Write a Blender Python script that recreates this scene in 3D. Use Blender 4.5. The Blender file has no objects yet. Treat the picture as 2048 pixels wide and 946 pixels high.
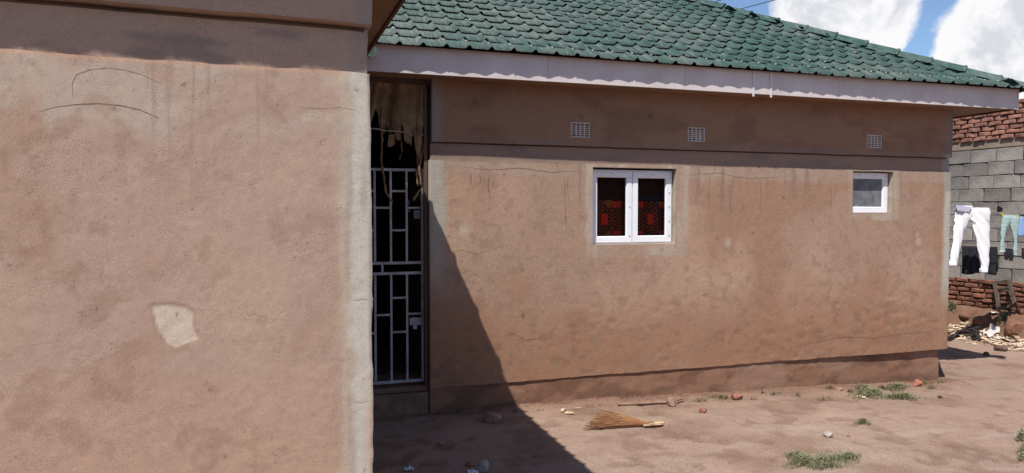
import bpy, bmesh, math, random
import numpy as np
from mathutils import Vector, Matrix
random.seed(7); RNG = np.random.RandomState(11)
SC = bpy.context.scene; COL = SC.collection
R = math.radians
# ------------------------------------------------------------------ camera
FPX = 1420.0; EYE = 1.75; PITCH = math.atan(47/FPX)
cam = bpy.data.cameras.new('camera'); co = bpy.data.objects.new('camera', cam); COL.objects.link(co)
co.location = (0, 0, EYE); co.rotation_euler = (R(90)-PITCH, 0, 0)
cam.sensor_width = 36; cam.lens = FPX/2048*36; cam.clip_start = .05; cam.clip_end = 2000
SC.camera = co
# ------------------------------------------------------------------ sun + sky + exposure
SUN_DIR = Vector((.279, .528, -1.0)).normalized()          # the way the light travels
sl = bpy.data.lights.new('sun', 'SUN'); sl.energy = 4.8; sl.angle = R(.5); sl.color = (1, .955, .88)
so = bpy.data.objects.new('sun', sl); COL.objects.link(so)
so.rotation_euler = SUN_DIR.to_track_quat('-Z', 'Y').to_euler()
SUN_EL = math.asin(-SUN_DIR.z); SUN_AZ = math.atan2(-SUN_DIR.x, -SUN_DIR.y)
SC.view_settings.view_transform = 'Standard'; SC.view_settings.look = 'None'
SC.view_settings.gamma = 1; SC.view_settings.exposure = .45; SC.view_settings.use_curve_mapping = False

def ray(x, y):
    v = (473-y)/FPX
    return Vector(((x-1024)/FPX, math.cos(PITCH)+math.sin(PITCH)*v, -math.sin(PITCH)+math.cos(PITCH)*v))

class NT:                                                   # tiny node helper
    def __init__(s, nt): s.nt = nt; s.nt.nodes.clear()
    def n(s, typ, **kw):
        nd = s.nt.nodes.new(typ)
        for k, v in kw.items():
            if k.startswith('i_'):
                key = k[2:]; key = int(key) if key.isdigit() else key.replace('_', ' ')
                nd.inputs[key].default_value = v
            else: setattr(nd, k, v)
        return nd
    def l(s, a, b): s.nt.links.new(a, b)
    def m(s, op, a, b=None, c=None, clamp=False):
        nd = s.nt.nodes.new('ShaderNodeMath'); nd.operation = op; nd.use_clamp = clamp
        for i, v in enumerate((a, b, c)):
            if v is None: continue
            if isinstance(v, (int, float)): nd.inputs[i].default_value = v
            else: s.l(v, nd.inputs[i])
        return nd.outputs[0]
    def mix(s, f, a, b, blend='MIX'):
        nd = s.nt.nodes.new('ShaderNodeMix'); nd.data_type = 'RGBA'; nd.blend_type = blend
        for i, v in ((0, f), (6, a), (7, b)):
            if isinstance(v, (int, float)): nd.inputs[i].default_value = v
            elif isinstance(v, tuple): nd.inputs[i].default_value = v if len(v) == 4 else (*v, 1)
            else: s.l(v, nd.inputs[i])
        return nd.outputs[2]
    def noise(s, vec, scale, detail=4, rough=.55, dist=0):
        nd = s.n('ShaderNodeTexNoise'); nd.inputs['Scale'].default_value = scale
        nd.inputs['Detail'].default_value = detail; nd.inputs['Roughness'].default_value = rough
        nd.inputs['Distortion'].default_value = dist
        if vec is not None: s.l(vec, nd.inputs['Vector'])
        return nd.outputs['Fac']
    def ramp(s, f, a, b, lo=0., hi=1.):
        nd = s.n('ShaderNodeMapRange'); nd.interpolation_type = 'SMOOTHSTEP'
        nd.inputs[1].default_value = a; nd.inputs[2].default_value = b
        nd.inputs[3].default_value = lo; nd.inputs[4].default_value = hi
        s.l(f, nd.inputs[0]); return nd.outputs[0]

world = bpy.data.worlds.new('World'); SC.world = world; world.use_nodes = True
t = NT(world.node_tree)
sky = t.n('ShaderNodeTexSky'); sky.sky_type = 'NISHITA'; sky.sun_disc = False
sky.sun_elevation = SUN_EL; sky.sun_rotation = SUN_AZ % (2*math.pi); sky.air_density = 1.0; sky.dust_density = .3; sky.ozone_density = 2.0; sky.altitude = 1000
tc = t.n('ShaderNodeTexCoord'); dirv = tc.outputs['Generated']
base = t.noise(dirv, 11.0, 10, .62, 0)
fine = t.noise(dirv, 34, 8, .62)
acc = None                                                 # where the big cumulus heaps stand in the sky
for px, py, rad, amp in ((1640, 10, .11, .32), (1740, -45, .13, .40), (1780, 75, .05, .22), (1590, 60, .06, .30), (1700, 85, .06, .28), (1950, 60, .055, .34), (2010, 90, .09, .36), (2090, 20, .13, .40), (1890, 120, .05, .20),
                         (1843, 88, .030, -.32), (1460, 0, .065, -.40), (1885, 0, .034, -.34), (1850, 35, .02, -.1), (1500, 40, .03, -.2), (2010, 200, .08, .15)):
    d = ray(px, py).normalized()
    vm = t.n('ShaderNodeVectorMath', operation='DISTANCE'); t.l(dirv, vm.inputs[0]); vm.inputs[1].default_value = d
    g = t.ramp(vm.outputs['Value'], rad, 0, 0, amp)
    acc = g if acc is None else t.m('ADD', acc, g)
dens = t.m('ADD', t.m('ADD', base, t.m('MULTIPLY', fine, .36)), acc)
mask = t.ramp(dens, .68, .94)
shade = t.ramp(t.m('ADD', t.noise(dirv, 16, 7, .6, .3), t.m('MULTIPLY', acc, .25)),   .54, .72)
cc = t.mix(shade, (14.2, 14.2, 14.4), (10.2, 10.5, 11.4))
# the lit tops of the heaps
skyc = t.mix(1.0, sky.outputs[0], (1.9, 2.0, 2.1), 'MULTIPLY')
out = t.mix(mask, skyc, cc)
bg = t.n('ShaderNodeBackground'); bg.inputs[1].default_value = .05; t.l(out, bg.inputs[0])
wo = t.n('ShaderNodeOutputWorld'); t.l(bg.outputs[0], wo.inputs[0])

# ------------------------------------------------------------------ helpers
def tag(o, label=None, cat=None, group=None, kind=None):
    if label: o['label'] = label
    if cat: o['category'] = cat
    if group: o['group'] = group
    if kind: o['kind'] = kind
    return o
def empty(name, loc=(0, 0, 0), rz=0):
    o = bpy.data.objects.new(name, None); COL.objects.link(o); o.location = loc; o.rotation_euler = (0, 0, rz)
    o.empty_display_size = .2
    return o
def link(name, me, mat=None, parent=None, loc=None, rot=None):
    if mat is not None and not me.materials: me.materials.append(mat)
    o = bpy.data.objects.new(name, me); COL.objects.link(o)
    if parent is not None: o.parent = parent
    if loc is not None: o.location = loc
    if rot is not None: o.rotation_euler = rot
    return o
class MB:
    def __init__(s): s.v = []; s.f = []
    def add(s, vs, fs):
        k = len(s.v); s.v += [tuple(p) for p in vs]; s.f += [tuple(i+k for i in q) for q in fs]; return s
    def box(s, a, b, jit=0):
        x0, y0, z0 = a; x1, y1, z1 = b
        vs = [(x, y, z) for z in (z0, z1) for y in (y0, y1) for x in (x0, x1)]
        if jit: vs = [tuple(c+random.uniform(-jit, jit) for c in p) for p in vs]
        return s.add(vs, [(0, 2, 3, 1), (4, 5, 7, 6), (0, 1, 5, 4), (2, 6, 7, 3), (0, 4, 6, 2), (1, 3, 7, 5)])
    def quad(s, *p): return s.add(p, [tuple(range(len(p)))])
    def tube(s, pts, r, n=6, cap=True):
        pts = [Vector(p) for p in pts]; k = len(pts)
        rr = r if isinstance(r, (list, tuple)) else [r]*k
        ref = Vector((0, 0, 1)); rings = []
        for i, p in enumerate(pts):
            d = (pts[min(i+1, k-1)]-pts[max(i-1, 0)]).normalized()
            rf = ref if abs(d.dot(ref)) < .95 else Vector((1, 0, 0))
            a = d.cross(rf).normalized(); b = d.cross(a)
            rings += [p+(a*math.cos(2*math.pi*j/n)+b*math.sin(2*math.pi*j/n))*rr[i] for j in range(n)]
        fs = [(i*n+j, i*n+(j+1) % n, (i+1)*n+(j+1) % n, (i+1)*n+j) for i in range(k-1) for j in range(n)]
        if cap: fs += [tuple(range(n))[::-1], tuple((k-1)*n+j for j in range(n))]
        return s.add(rings, fs)
    def mesh(s, name='m', smooth=False):
        me = bpy.data.meshes.new(name); me.from_pydata(s.v, [], s.f); me.update()
        if smooth: me.polygons.foreach_set('use_smooth', [True]*len(me.polygons))
        return me
    def obj(s, name, mat, parent=None, loc=None, rot=None, smooth=False, bev=0):
        o = link(name, s.mesh(name, smooth), mat, parent, loc, rot)
        if bev:
            b = o.modifiers.new('bevel', 'BEVEL'); b.width = bev; b.segments = 2
        return o
_lat = {}
def vnoise(x, y, seed=0):                                    # smooth value noise, numpy
    if seed not in _lat: _lat[seed] = np.random.RandomState(seed+100).rand(256, 256)
    L = _lat[seed]; xi = np.floor(x).astype(int); yi = np.floor(y).astype(int); fx = x-xi; fy = y-yi
    fx = fx*fx*(3-2*fx); fy = fy*fy*(3-2*fy); g = lambda a, b: L[a % 256, b % 256]
    return (g(xi, yi)*(1-fx)+g(xi+1, yi)*fx)*(1-fy)+(g(xi, yi+1)*(1-fx)+g(xi+1, yi+1)*fx)*fy
def fbm(x, y, seed=0, oct=5, gain=.5):
    x = np.asarray(x, float); y = np.asarray(y, float); s = 0; a = 1; tot = 0
    for i in range(oct):
        s = s+a*vnoise(x*2**i+i*17.3, y*2**i+i*9.1, seed+i); tot += a; a *= gain
    return s/tot
def sst(x, a, b):
    q = np.clip((x-a)/(b-a), 0, 1); return q*q*(3-2*q)

# ------------------------------------------------------------------ materials
def mat_plain(name, col, rough=.7, noise_s=30, amt=.25, bump=.002, bscale=None, spec=.3, metal=0, dark=None, detail=5, objrand=0, coord='Object'):
    m = bpy.data.materials.new(name); m.use_nodes = True; t = NT(m.node_tree)
    tcn = t.n('ShaderNodeTexCoord'); v = tcn.outputs[coord]
    nz = t.noise(v, noise_s, detail, .6)
    nz2 = t.noise(v, noise_s*.18, 3, .6)
    f = t.ramp(t.m('ADD', t.m('MULTIPLY', nz, .5), t.m('MULTIPLY', nz2, .5)), .32, .68)
    d = dark or tuple(c*(1-amt) for c in col); b = tuple(min(1, c*(1+amt*.6)) for c in col)
    c = t.mix(f, d, b)
    if objrand:
        oi = t.n('ShaderNodeObjectInfo')
        c = t.mix(1.0, c, t.mix(oi.outputs['Random'], (1-objrand,)*3, (1+objrand,)*3), 'MULTIPLY')
    p = t.n('ShaderNodeBsdfPrincipled'); t.l(c, p.inputs['Base Color'])
    p.inputs['Roughness'].default_value = rough; p.inputs['Metallic'].default_value = metal
    p.inputs['Specular IOR Level'].default_value = spec
    if bump:
        bn = t.n('ShaderNodeBump'); bn.inputs['Distance'].default_value = bump; bn.inputs['Strength'].default_value = .8
        t.l(t.noise(v, bscale or noise_s*2, 6, .65), bn.inputs['Height']); t.l(bn.outputs[0], p.inputs['Normal'])
    o = t.n('ShaderNodeOutputMaterial'); t.l(p.outputs[0], o.inputs[0])
    return m
def mat_attr(name, rough=.93, fine=130, grain=.16, bumpd=.0035, pits=True, spec=.15, mid=22):
    """surface whose pigment sits in the 'Col' attribute; grain, pits and trowel marks come from noise"""
    m = bpy.data.materials.new(name); m.use_nodes = True; t = NT(m.node_tree)
    at = t.n('ShaderNodeAttribute', attribute_name='Col'); tcn = t.n('ShaderNodeTexCoord'); v = tcn.outputs['Object']
    n1 = t.noise(v, fine, 4, .7); n2 = t.noise(v, mid, 6, .62)
    k = t.m('ADD', t.m('MULTIPLY', n1, grain*2.2), t.m('MULTIPLY', n2, grain*1.6))
    k = t.m('ADD', k, 1-grain*1.9)
    sp_ = t.noise(v, fine*1.6, 2, .5); k = t.m('MULTIPLY', k, t.ramp(sp_, .30, .70, 1-grain*.8, 1+grain*.7))
    g = t.n('ShaderNodeCombineColor'); [t.l(k, g.inputs[i]) for i in range(3)]
    c = t.mix(1.0, at.outputs['Color'], g.outputs[0], 'MULTIPLY')
    h = t.m('ADD', t.m('MULTIPLY', n1, .55), t.m('MULTIPLY', n2, .8))
    if pits:
        n5 = t.noise(v, fine*.55, 3, .75, .6)
        pit = t.m('MULTIPLY', t.ramp(n5, .61, .70), t.ramp(t.noise(v, fine*.05, 4), .40, .62))
        bl = t.noise(v, fine*.16, 5, .7, 1.2); h = t.m('ADD', h, t.m('MULTIPLY', t.ramp(bl, .50, .72), t.m('MULTIPLY', t.ramp(t.noise(v, fine*.03, 3), .52, .66), .28)))
        h = t.m('SUBTRACT', h, t.m('MULTIPLY', pit, .7)); c = t.mix(t.m('MULTIPLY', pit, .5), c, (.12, .07, .045))
        wv = t.n('ShaderNodeMapping'); wv.inputs['Scale'].default_value = (6, 6, 16); t.l(v, wv.inputs['Vector'])
        n3 = t.noise(wv.outputs[0], 1.6, 5, .6); h = t.m('ADD', h, t.m('MULTIPLY', n3, .12))
    p = t.n('ShaderNodeBsdfPrincipled'); t.l(c, p.inputs['Base Color'])
    p.inputs['Roughness'].default_value = rough; p.inputs['Specular IOR Level'].default_value = spec
    bn = t.n('ShaderNodeBump'); bn.inputs['Distance'].default_value = bumpd; t.l(t.ramp(t.noise(v, mid*.12, 5, .6), .40, .64, .30, 1.0), bn.inputs['Strength'])
    t.l(h, bn.inputs['Height']); t.l(bn.outputs[0], p.inputs['Normal'])
    o = t.n('ShaderNodeOutputMaterial'); t.l(p.outputs[0], o.inputs[0])
    return m
def set_col(me, cols):
    a = me.color_attributes.new('Col', 'FLOAT_COLOR', 'POINT')
    c = np.ones((len(me.vertices), 4)); c[:, :3] = cols; a.data.foreach_set('color', c.ravel())

M = {}
M['plaster_far'] = mat_attr('plaster_far', fine=95, grain=.19, bumpd=.0042, mid=18)
M['plaster_near'] = mat_attr('plaster_near', fine=240, grain=.17, bumpd=.0022, mid=38)
M['soil'] = mat_attr('soil', fine=75, grain=.24, bumpd=.016, mid=15, pits=False)
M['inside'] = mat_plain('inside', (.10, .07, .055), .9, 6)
M['fascia'] = mat_plain('fascia', (.60, .53, .52), .55, 5, .10, .0006, 60, dark=(.50, .43, .41))
M['soffit'] = mat_plain('soffit', (.25, .155, .10), .8, 5, .25, .001, 30)
M['soffit_dark'] = mat_plain('soffit_dark', (.10, .06, .045), .8, 5, .25, .001, 30)
M['white_pvc'] = mat_plain('white_pvc', (.80, .82, .86), .35, 12, .07, 0, spec=.5)
M['clip'] = mat_plain('clip', (.15, .15, .17), .5, 30, .2, 0)
M['steel'] = mat_plain('steel', (.36, .37, .44), .5, 40, .3, .0008, 120, spec=.5, dark=(.24, .21, .21))
M['vent'] = mat_plain('vent', (.52, .45, .41), .85, 60, .25, .001)
M['black_gap'] = mat_plain('black_gap', (.012, .009, .008), .95, 20, .2, 0)
M['timber'] = mat_plain('timber', (.26, .16, .11), .85, 30, .4, .002)
M['concrete_step'] = mat_plain('concrete_step', (.22, .14, .10), .9, 12, .35, .006, 40)
M['sack'] = mat_plain('sack', (.20, .130, .075), .95, 14, .45, .002, 200)
M['rope'] = mat_plain('rope', (.34, .27, .20), .9, 60, .3, .001)
M['wire'] = mat_plain('wire', (.03, .03, .035), .6, 60, .1, 0)
M['mortar'] = mat_plain('mortar', (.25, .18, .13), .95, 16, .45, .012, 35)
M['render_band'] = mat_plain('render_band', (.26, .20, .155), .95, 5, .25, .008, 30)

def mat_tile():
    m = bpy.data.materials.new('green_tile'); m.use_nodes = True; t = NT(m.node_tree)
    geo = t.n('ShaderNodeNewGeometry'); oi = t.n('ShaderNodeObjectInfo'); tcn = t.n('ShaderNodeTexCoord')
    mr = t.n('ShaderNodeMapping'); mr.inputs['Rotation'].default_value = (0, 0, R(-17.9)); t.l(geo.outputs['Position'], mr.inputs[0])
    mp = t.n('ShaderNodeMapping'); mp.inputs['Scale'].default_value = (1, .10, .10); t.l(mr.outputs[0], mp.inputs[0])
    streak = t.noise(mp.outputs[0], 52, 5, .7)
    big = t.noise(geo.outputs['Position'], .9, 4, .6)
    sp = t.n('ShaderNodeSeparateXYZ'); t.l(geo.outputs['Position'], sp.inputs[0])
    leftdust = t.ramp(sp.outputs[0], 2.6, -.8)
    dust = t.m('ADD', t.m('MULTIPLY', t.ramp(streak, .44, .64), .62), t.m('MULTIPLY', t.ramp(big, .40, .68), .30))
    dust = t.m('ADD', dust, t.m('MULTIPLY', leftdust, .22), clamp=True)
    col = t.mix(oi.outputs['Random'], (.022, .060, .050), (.031, .076, .066))
    col = t.mix(dust, col, (.135, .152, .142))
    bird = t.noise(geo.outputs['Position'], 22, 2, .4); col = t.mix(t.ramp(bird, .795, .82), col, (.65, .66, .62))
    p = t.n('ShaderNodeBsdfPrincipled'); t.l(col, p.inputs['Base Color']); p.inputs['Roughness'].default_value = .85
    p.inputs['Specular IOR Level'].default_value = .15
    bn = t.n('ShaderNodeBump'); bn.inputs['Distance'].default_value = .001; t.l(t.noise(geo.outputs['Position'], 350, 3), bn.inputs['Height']); t.l(bn.outputs[0], p.inputs['Normal'])
    o = t.n('ShaderNodeOutputMaterial'); t.l(p.outputs[0], o.inputs[0]); return m
M['tile'] = mat_tile()
M['tile_edge'] = mat_plain('tile_edge', (.20, .13, .10), .8, 60, .3, 0)

def mat_glass(name, tint=(.5, .5, .5), rough=.02, milky=0.):
    m = bpy.data.materials.new(name); m.use_nodes = True; t = NT(m.node_tree)
    tr = t.n('ShaderNodeBsdfTransparent'); tr.inputs[0].default_value = (*tint, 1)
    gl = t.n('ShaderNodeBsdfGlossy'); gl.inputs['Roughness'].default_value = rough
    fr = t.n('ShaderNodeFresnel'); fr.inputs[0].default_value = 1.45
    mx = t.n('ShaderNodeMixShader'); t.l(fr.outputs[0], mx.inputs[0]); t.l(tr.outputs[0], mx.inputs[1]); t.l(gl.outputs[0], mx.inputs[2])
    res = mx.outputs[0]
    if milky:
        df = t.n('ShaderNodeBsdfDiffuse'); tcn = t.n('ShaderNodeTexCoord')
        c = t.mix(t.ramp(t.noise(tcn.outputs['Object'], 14, 6, .7), .35, .7), (.14, .15, .165), (.24, .245, .255)); t.l(c, df.inputs[0])
        m2 = t.n('ShaderNodeMixShader'); m2.inputs[0].default_value = milky; t.l(res, m2.inputs[1]); t.l(df.outputs[0], m2.inputs[2]); res = m2.outputs[0]
    o = t.n('ShaderNodeOutputMaterial'); t.l(res, o.inputs[0]); return m
M['glass'] = mat_glass('glass', (.95, .92, .90))
M['frosted'] = mat_glass('frosted', (.4, .4, .42), .12, .8)

def mat_curtain():
    m = bpy.data.materials.new('curtain_print'); m.use_nodes = True; t = NT(m.node_tree)
    tcn = t.n('ShaderNodeTexCoord'); s = t.n('ShaderNodeSeparateXYZ'); t.l(tcn.outputs['Object'], s.inputs[0])
    x, z = s.outputs[0], s.outputs[2]
    def tri(v, per, off=0):
        q = t.m('FRACT', t.m('ADD', t.m('DIVIDE', v, per), off)); return t.m('ABSOLUTE', t.m('SUBTRACT', q, .5))
    d = t.m('ADD', tri(x, .145), tri(z, .165))
    lines = t.m('LESS_THAN', t.m('FRACT', t.m('MULTIPLY', d, 5.0)), .38)
    red1 = t.m('MULTIPLY', t.m('LESS_THAN', tri(x, .25), .15), t.m('LESS_THAN', tri(z, .33), .15))
    red2 = t.m('MULTIPLY', t.m('LESS_THAN', tri(x, .25, .5), .14), t.m('LESS_THAN', tri(z, .33, .5), .16))
    red = t.m('MAXIMUM', red1, red2)
    org = t.m('MULTIPLY', t.m('LESS_THAN', t.m('ADD', tri(x, .29, .5), tri(z, .33, 0)), .15), t.m('LESS_THAN', t.m('FRACT', t.m('MULTIPLY', d, 12)), .6))
    upz = t.ramp(t.m('ADD', z, t.m('MULTIPLY', t.noise(tcn.outputs['Object'], 9, 2), .03)), .525, .515)  # print masked off higher up: plain black painted for the eave's shade
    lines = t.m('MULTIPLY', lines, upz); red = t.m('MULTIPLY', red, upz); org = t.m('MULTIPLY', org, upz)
    c = t.mix(lines, (.014, .006, .006), (.36, .09, .035)); c = t.mix(red, c, (.85, .05, .025))
    c = t.mix(t.m('MULTIPLY', red, t.m('MULTIPLY', lines, .35)), c, (.08, .01, .01)); c = t.mix(org, c, (.50, .17, .05))
    p = t.n('ShaderNodeBsdfPrincipled'); t.l(c, p.inputs['Base Color']); p.inputs['Roughness'].default_value = .9
    o = t.n('ShaderNodeOutputMaterial'); t.l(p.outputs[0], o.inputs[0]); return m
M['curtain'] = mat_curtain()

# ------------------------------------------------------------------ frames of the place
U = Vector((4396/FPX, math.cos(PITCH), 0)).normalized(); N = Vector((-U.y, U.x, 0)); A = Vector((-.6758, 6.1770, 0))
ROT_A = math.atan2(U.y, U.x)
UL = Vector((3996/FPX, math.cos(PITCH), 0)).normalized(); NL = Vector((-UL.y, UL.x, 0)); B = Vector((-.4567, 2.3160, 0))
ROT_B = math.atan2(UL.y, UL.x)
UW = Vector((.402, -.9156, 0)).normalized(); NW = Vector((-UW.y, UW.x, 0)); WO = Vector((7.63, 11.70, 0)); ROT_W = math.atan2(UW.y, UW.x)
def wa(s, q, z=0): return A+U*s+N*q+Vector((0, 0, z))

# ------------------------------------------------------------------ ground
def ground_h(X, Y):
    X = np.asarray(X, float); Y = np.asarray(Y, float)
    s = (X-A.x)*U.x+(Y-A.y)*U.y; q = (X-A.x)*N.x+(Y-A.y)*N.y
    h = -.20*sst(s, .5, 8.5)
    h = h+.016*(fbm(X*1.1, Y*1.1, 5, 3)-.5)+.013*(fbm(X*4, Y*4, 9, 4)-.5)
    # soil washed up against the plinth
    h = h+.035*np.exp(-np.abs(q+.12)*5)*(s > -.3)*(s < 6.3)*(fbm(s*2.5, q*2.5, 21, 3)*1.3-.3)
    # the earth bank under the yard wall
    dw = -((X-WO.x)*NW.x+(Y-WO.y)*NW.y)
    lump = fbm(X*2.2, Y*2.2, 31, 5, .6)
    h = h+(.40*sst(dw+.35*(lump-.5), .75, .30)+.10*sst(dw, 1.2, .6)*(lump-.3)+.16*sst(dw, 1.0, .7)*sst(dw, .15, .4)*(fbm(X*4.5, Y*4.5, 35, 4)-.5))*(X > 3)
    return h
def gz(x, y): return float(ground_h(np.array([x]), np.array([y]))[0])
def on_ground(px, py):
    r = ray(px, py); z = -.05
    if px > 1885 and py < 725:                                 # the steep bank: walk along the ray to the first hit
        ys = np.arange(8.5, 12.3, .01); k = ys/r.y; hit = np.nonzero(EYE+r.z*k < ground_h(r.x*k, ys))[0]
        if len(hit): k = float(k[hit[0]]); return Vector((r.x*k, r.y*k, EYE+r.z*k))
    for i in range(12):
        k = (z-EYE)/r.z; z = gz(r.x*k, r.y*k)
    k = (z-EYE)/r.z
    return Vector((r.x*k, r.y*k, z))
def spaced(lo, hi, step, far, grow=1.25):
    c = list(np.arange(lo, hi+step*.5, step)); s = step; a = lo; left = []
    while a > -far: s *= grow; a -= s; left.append(a)
    s = step; b = c[-1]; right = []
    while b < far: s *= grow; b += s; right.append(b)
    return np.array(left[::-1]+c+right)
gx = spaced(-2.0, 10.5, .028, 600); gy = spaced(3.6, 12.6, .028, 600)
GX, GY = np.meshgrid(gx, gy); GZ = ground_h(GX, GY)
near = (np.abs(GX-4) < 8)*(np.abs(GY-8) < 6)
GZ = GZ+near*(.007*(fbm(GX*14, GY*14, 41, 3)-.5)-.010*sst(fbm(GX*5.5, GY*5.5, 43, 3), .60, .75)+.012*sst(fbm(GX*3, GY*3, 47, 4), .58, .8))
nx, ny = len(gx), len(gy)
idx = np.arange(nx*ny).reshape(ny, nx)
faces = np.stack([idx[:-1, :-1], idx[:-1, 1:], idx[1:, 1:], idx[1:, :-1]], -1).reshape(-1, 4)
def np_mesh(name, verts, faces, smooth=True):
    me = bpy.data.meshes.new(name); verts = np.asarray(verts, float); faces = np.asarray(faces)
    me.vertices.add(len(verts)); me.vertices.foreach_set('co', verts.ravel())
    me.loops.add(faces.size); me.loops.foreach_set('vertex_index', faces.ravel())
    me.polygons.add(len(faces)); me.polygons.foreach_set('loop_start', np.arange(len(faces))*4)
    me.polygons.foreach_set('loop_total', np.full(len(faces), 4)); me.update(calc_edges=True)
    if smooth: me.polygons.foreach_set('use_smooth', np.ones(len(faces), bool))
    return me
me = np_mesh('ground', np.stack([GX, GY, GZ], -1).reshape(-1, 3), faces)
def mixc(c, d, f): f = np.asarray(f)[..., None]; return c*(1-f)+np.array(d)*f
x_, y_ = GX.ravel(), GY.ravel()
gs = (x_-A.x)*U.x+(y_-A.y)*U.y; gq = (x_-A.x)*N.x+(y_-A.y)*N.y
c = np.tile(np.array([.258, .178, .140]), (len(x_), 1))
c = mixc(c, (.285, .205, .158), .7*sst(fbm(gs*.7, gq*1.8, 51, 5), .45, .75))                # swept pale dust
c = mixc(c, (.32, .25, .21), .55*sst(fbm(gs*1.3+4, gq*4.5, 61, 5), .60, .80)*sst(gq, -.4, -1.0))
c = mixc(c, (.175, .105, .078), .55*sst(fbm(gs*1.6, gq*2.6+7, 71, 5), .52, .76))
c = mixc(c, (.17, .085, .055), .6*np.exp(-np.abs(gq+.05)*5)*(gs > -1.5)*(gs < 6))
c = mixc(c, (.17, .105, .075), .6*sst(fbm(x_*5.5, y_*5.5, 43, 3), .58, .72))
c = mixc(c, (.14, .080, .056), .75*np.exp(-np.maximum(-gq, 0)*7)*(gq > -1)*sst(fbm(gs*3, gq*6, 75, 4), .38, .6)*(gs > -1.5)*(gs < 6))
dwv = -((x_-WO.x)*NW.x+(y_-WO.y)*NW.y)
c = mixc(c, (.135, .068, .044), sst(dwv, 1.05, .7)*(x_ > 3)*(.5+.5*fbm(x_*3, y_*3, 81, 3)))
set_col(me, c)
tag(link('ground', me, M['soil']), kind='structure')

# ------------------------------------------------------------------ plastered walls as dense sheets
def cols_axis(lo, hi, step, extra=()):
    extra = sorted(extra)
    a = list(np.linspace(lo, hi, max(2, int(round((hi-lo)/step))+1)))
    a = [q for q in a if all(abs(q-e) > step*.35 for e in extra)]+list(extra)
    return np.array(sorted(a))
def wall_sheet(name, xs, zs, depth, holes, colour, mat, parent, wrapL=0, wrapR=0, seed=0, amp=.004, rad=.012, xedge=None, ragged=()):
    """xs: along the wall; depth(x,z): q of the face; wraps carry the sheet round the end corners"""
    P = []; st = .02
    nl = int(wrapL/st); nr = int(wrapR/st)
    al = [-(i)*st for i in range(nl, 0, -1)]; ar = [i*st for i in range(1, nr+1)]
    allx = np.concatenate([np.array(al)+xs[0] if nl else [], xs, np.array(ar)+xs[-1] if nr else []])
    X, Z = np.meshgrid(allx, zs)
    q = depth(np.clip(X, xs[0], xs[-1]), Z)
    q = q+amp*(fbm(X*2.1+seed, Z*2.1, seed+1, 4)-.5)*2+amp*.35*(fbm(X*14, Z*14, seed+2, 3)-.5)
    x2 = X.copy()
    over = np.maximum(xs[0]-X, 0); x2 = np.where(over > 0, xs[0], x2); q = q+over
    over = np.maximum(X-xs[-1], 0); x2 = np.where(over > 0, xs[-1], x2); q = q+over
    dR = np.clip(1-np.abs(X-xs[-1])/rad, 0, 1) if nr else 0; dL = np.clip(1-np.abs(X-xs[0])/rad, 0, 1) if nl else 0
    q = q+.3*rad*(dR+dL); x2 = x2-.3*rad*dR+.3*rad*dL
    if xedge is not None: x2 = xedge(X, Z, x2)
    Z2 = Z.copy()
    for (zl, am, fr) in ragged: Z2 = Z2+am*((fbm(X*fr, X*0+zl, 301, 5, .6)-.5)*2)*np.clip(1-np.abs(Z-zl)/.03, 0, 1)
    nx, nz = X.shape[1], X.shape[0]; idx = np.arange(nx*nz).reshape(nz, nx)
    xc = (X[:-1, :-1]+X[1:, 1:])/2; zc = (Z[:-1, :-1]+Z[1:, 1:])/2; keep = np.ones(xc.shape, bool)
    for (a, b, c_, d) in holes: keep &= ~((xc > a) & (xc < b) & (zc > c_) & (zc < d))
    f = np.stack([idx[:-1, :-1], idx[:-1, 1:], idx[1:, 1:], idx[1:, :-1]], -1)[keep]
    me = np_mesh(name, np.stack([x2, q, Z2], -1).reshape(-1, 3), f)
    # sharp steps: leave smooth shading but split by angle
    try: me.set_sharp_from_angle(angle=R(50))
    except Exception: pass
    set_col(me, colour(X.ravel(), Z.ravel()))
    return link(name, me, mat, parent)

WTOP = 2.90; LEDGE = 2.209; LIP = 2.366; PL = .221
WIN1 = (1.497, 2.378, 1.452, 2.178); WIN2 = (4.506, 5.049, 1.745, 2.196)
VENTS = [(1.271, 1.462), (2.495, 2.690), (4.680, 4.880)]
ZV = (2.445, 2.585)
CEM = (.33, .30, .255); CEM_L = (.47, .45, .40)
def far_depth(X, Z):
    q = np.where(Z > LIP, -.026, 0.0)
    q = np.where((Z < LIP) & (Z > LIP-.011), .030, q)
    q = np.where(Z < LEDGE, -.016, q)
    q = q+sst(Z, 1.15, .75)*(Z > PL)*sst(fbm(X*1.5, Z*3, 321, 3), .40, .6)*.010*(fbm(X*10, Z*15, 323, 4)-.5)
    rec = -.003+.030*sst(X, 3.0, 5.8)+.007*(fbm(X*2.2, X*0, 7, 4)-.5)
    rec = rec+.012*(fbm(X*5, Z*9, 311, 4)-.5)
    return np.where(Z < PL, rec, q)
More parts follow.
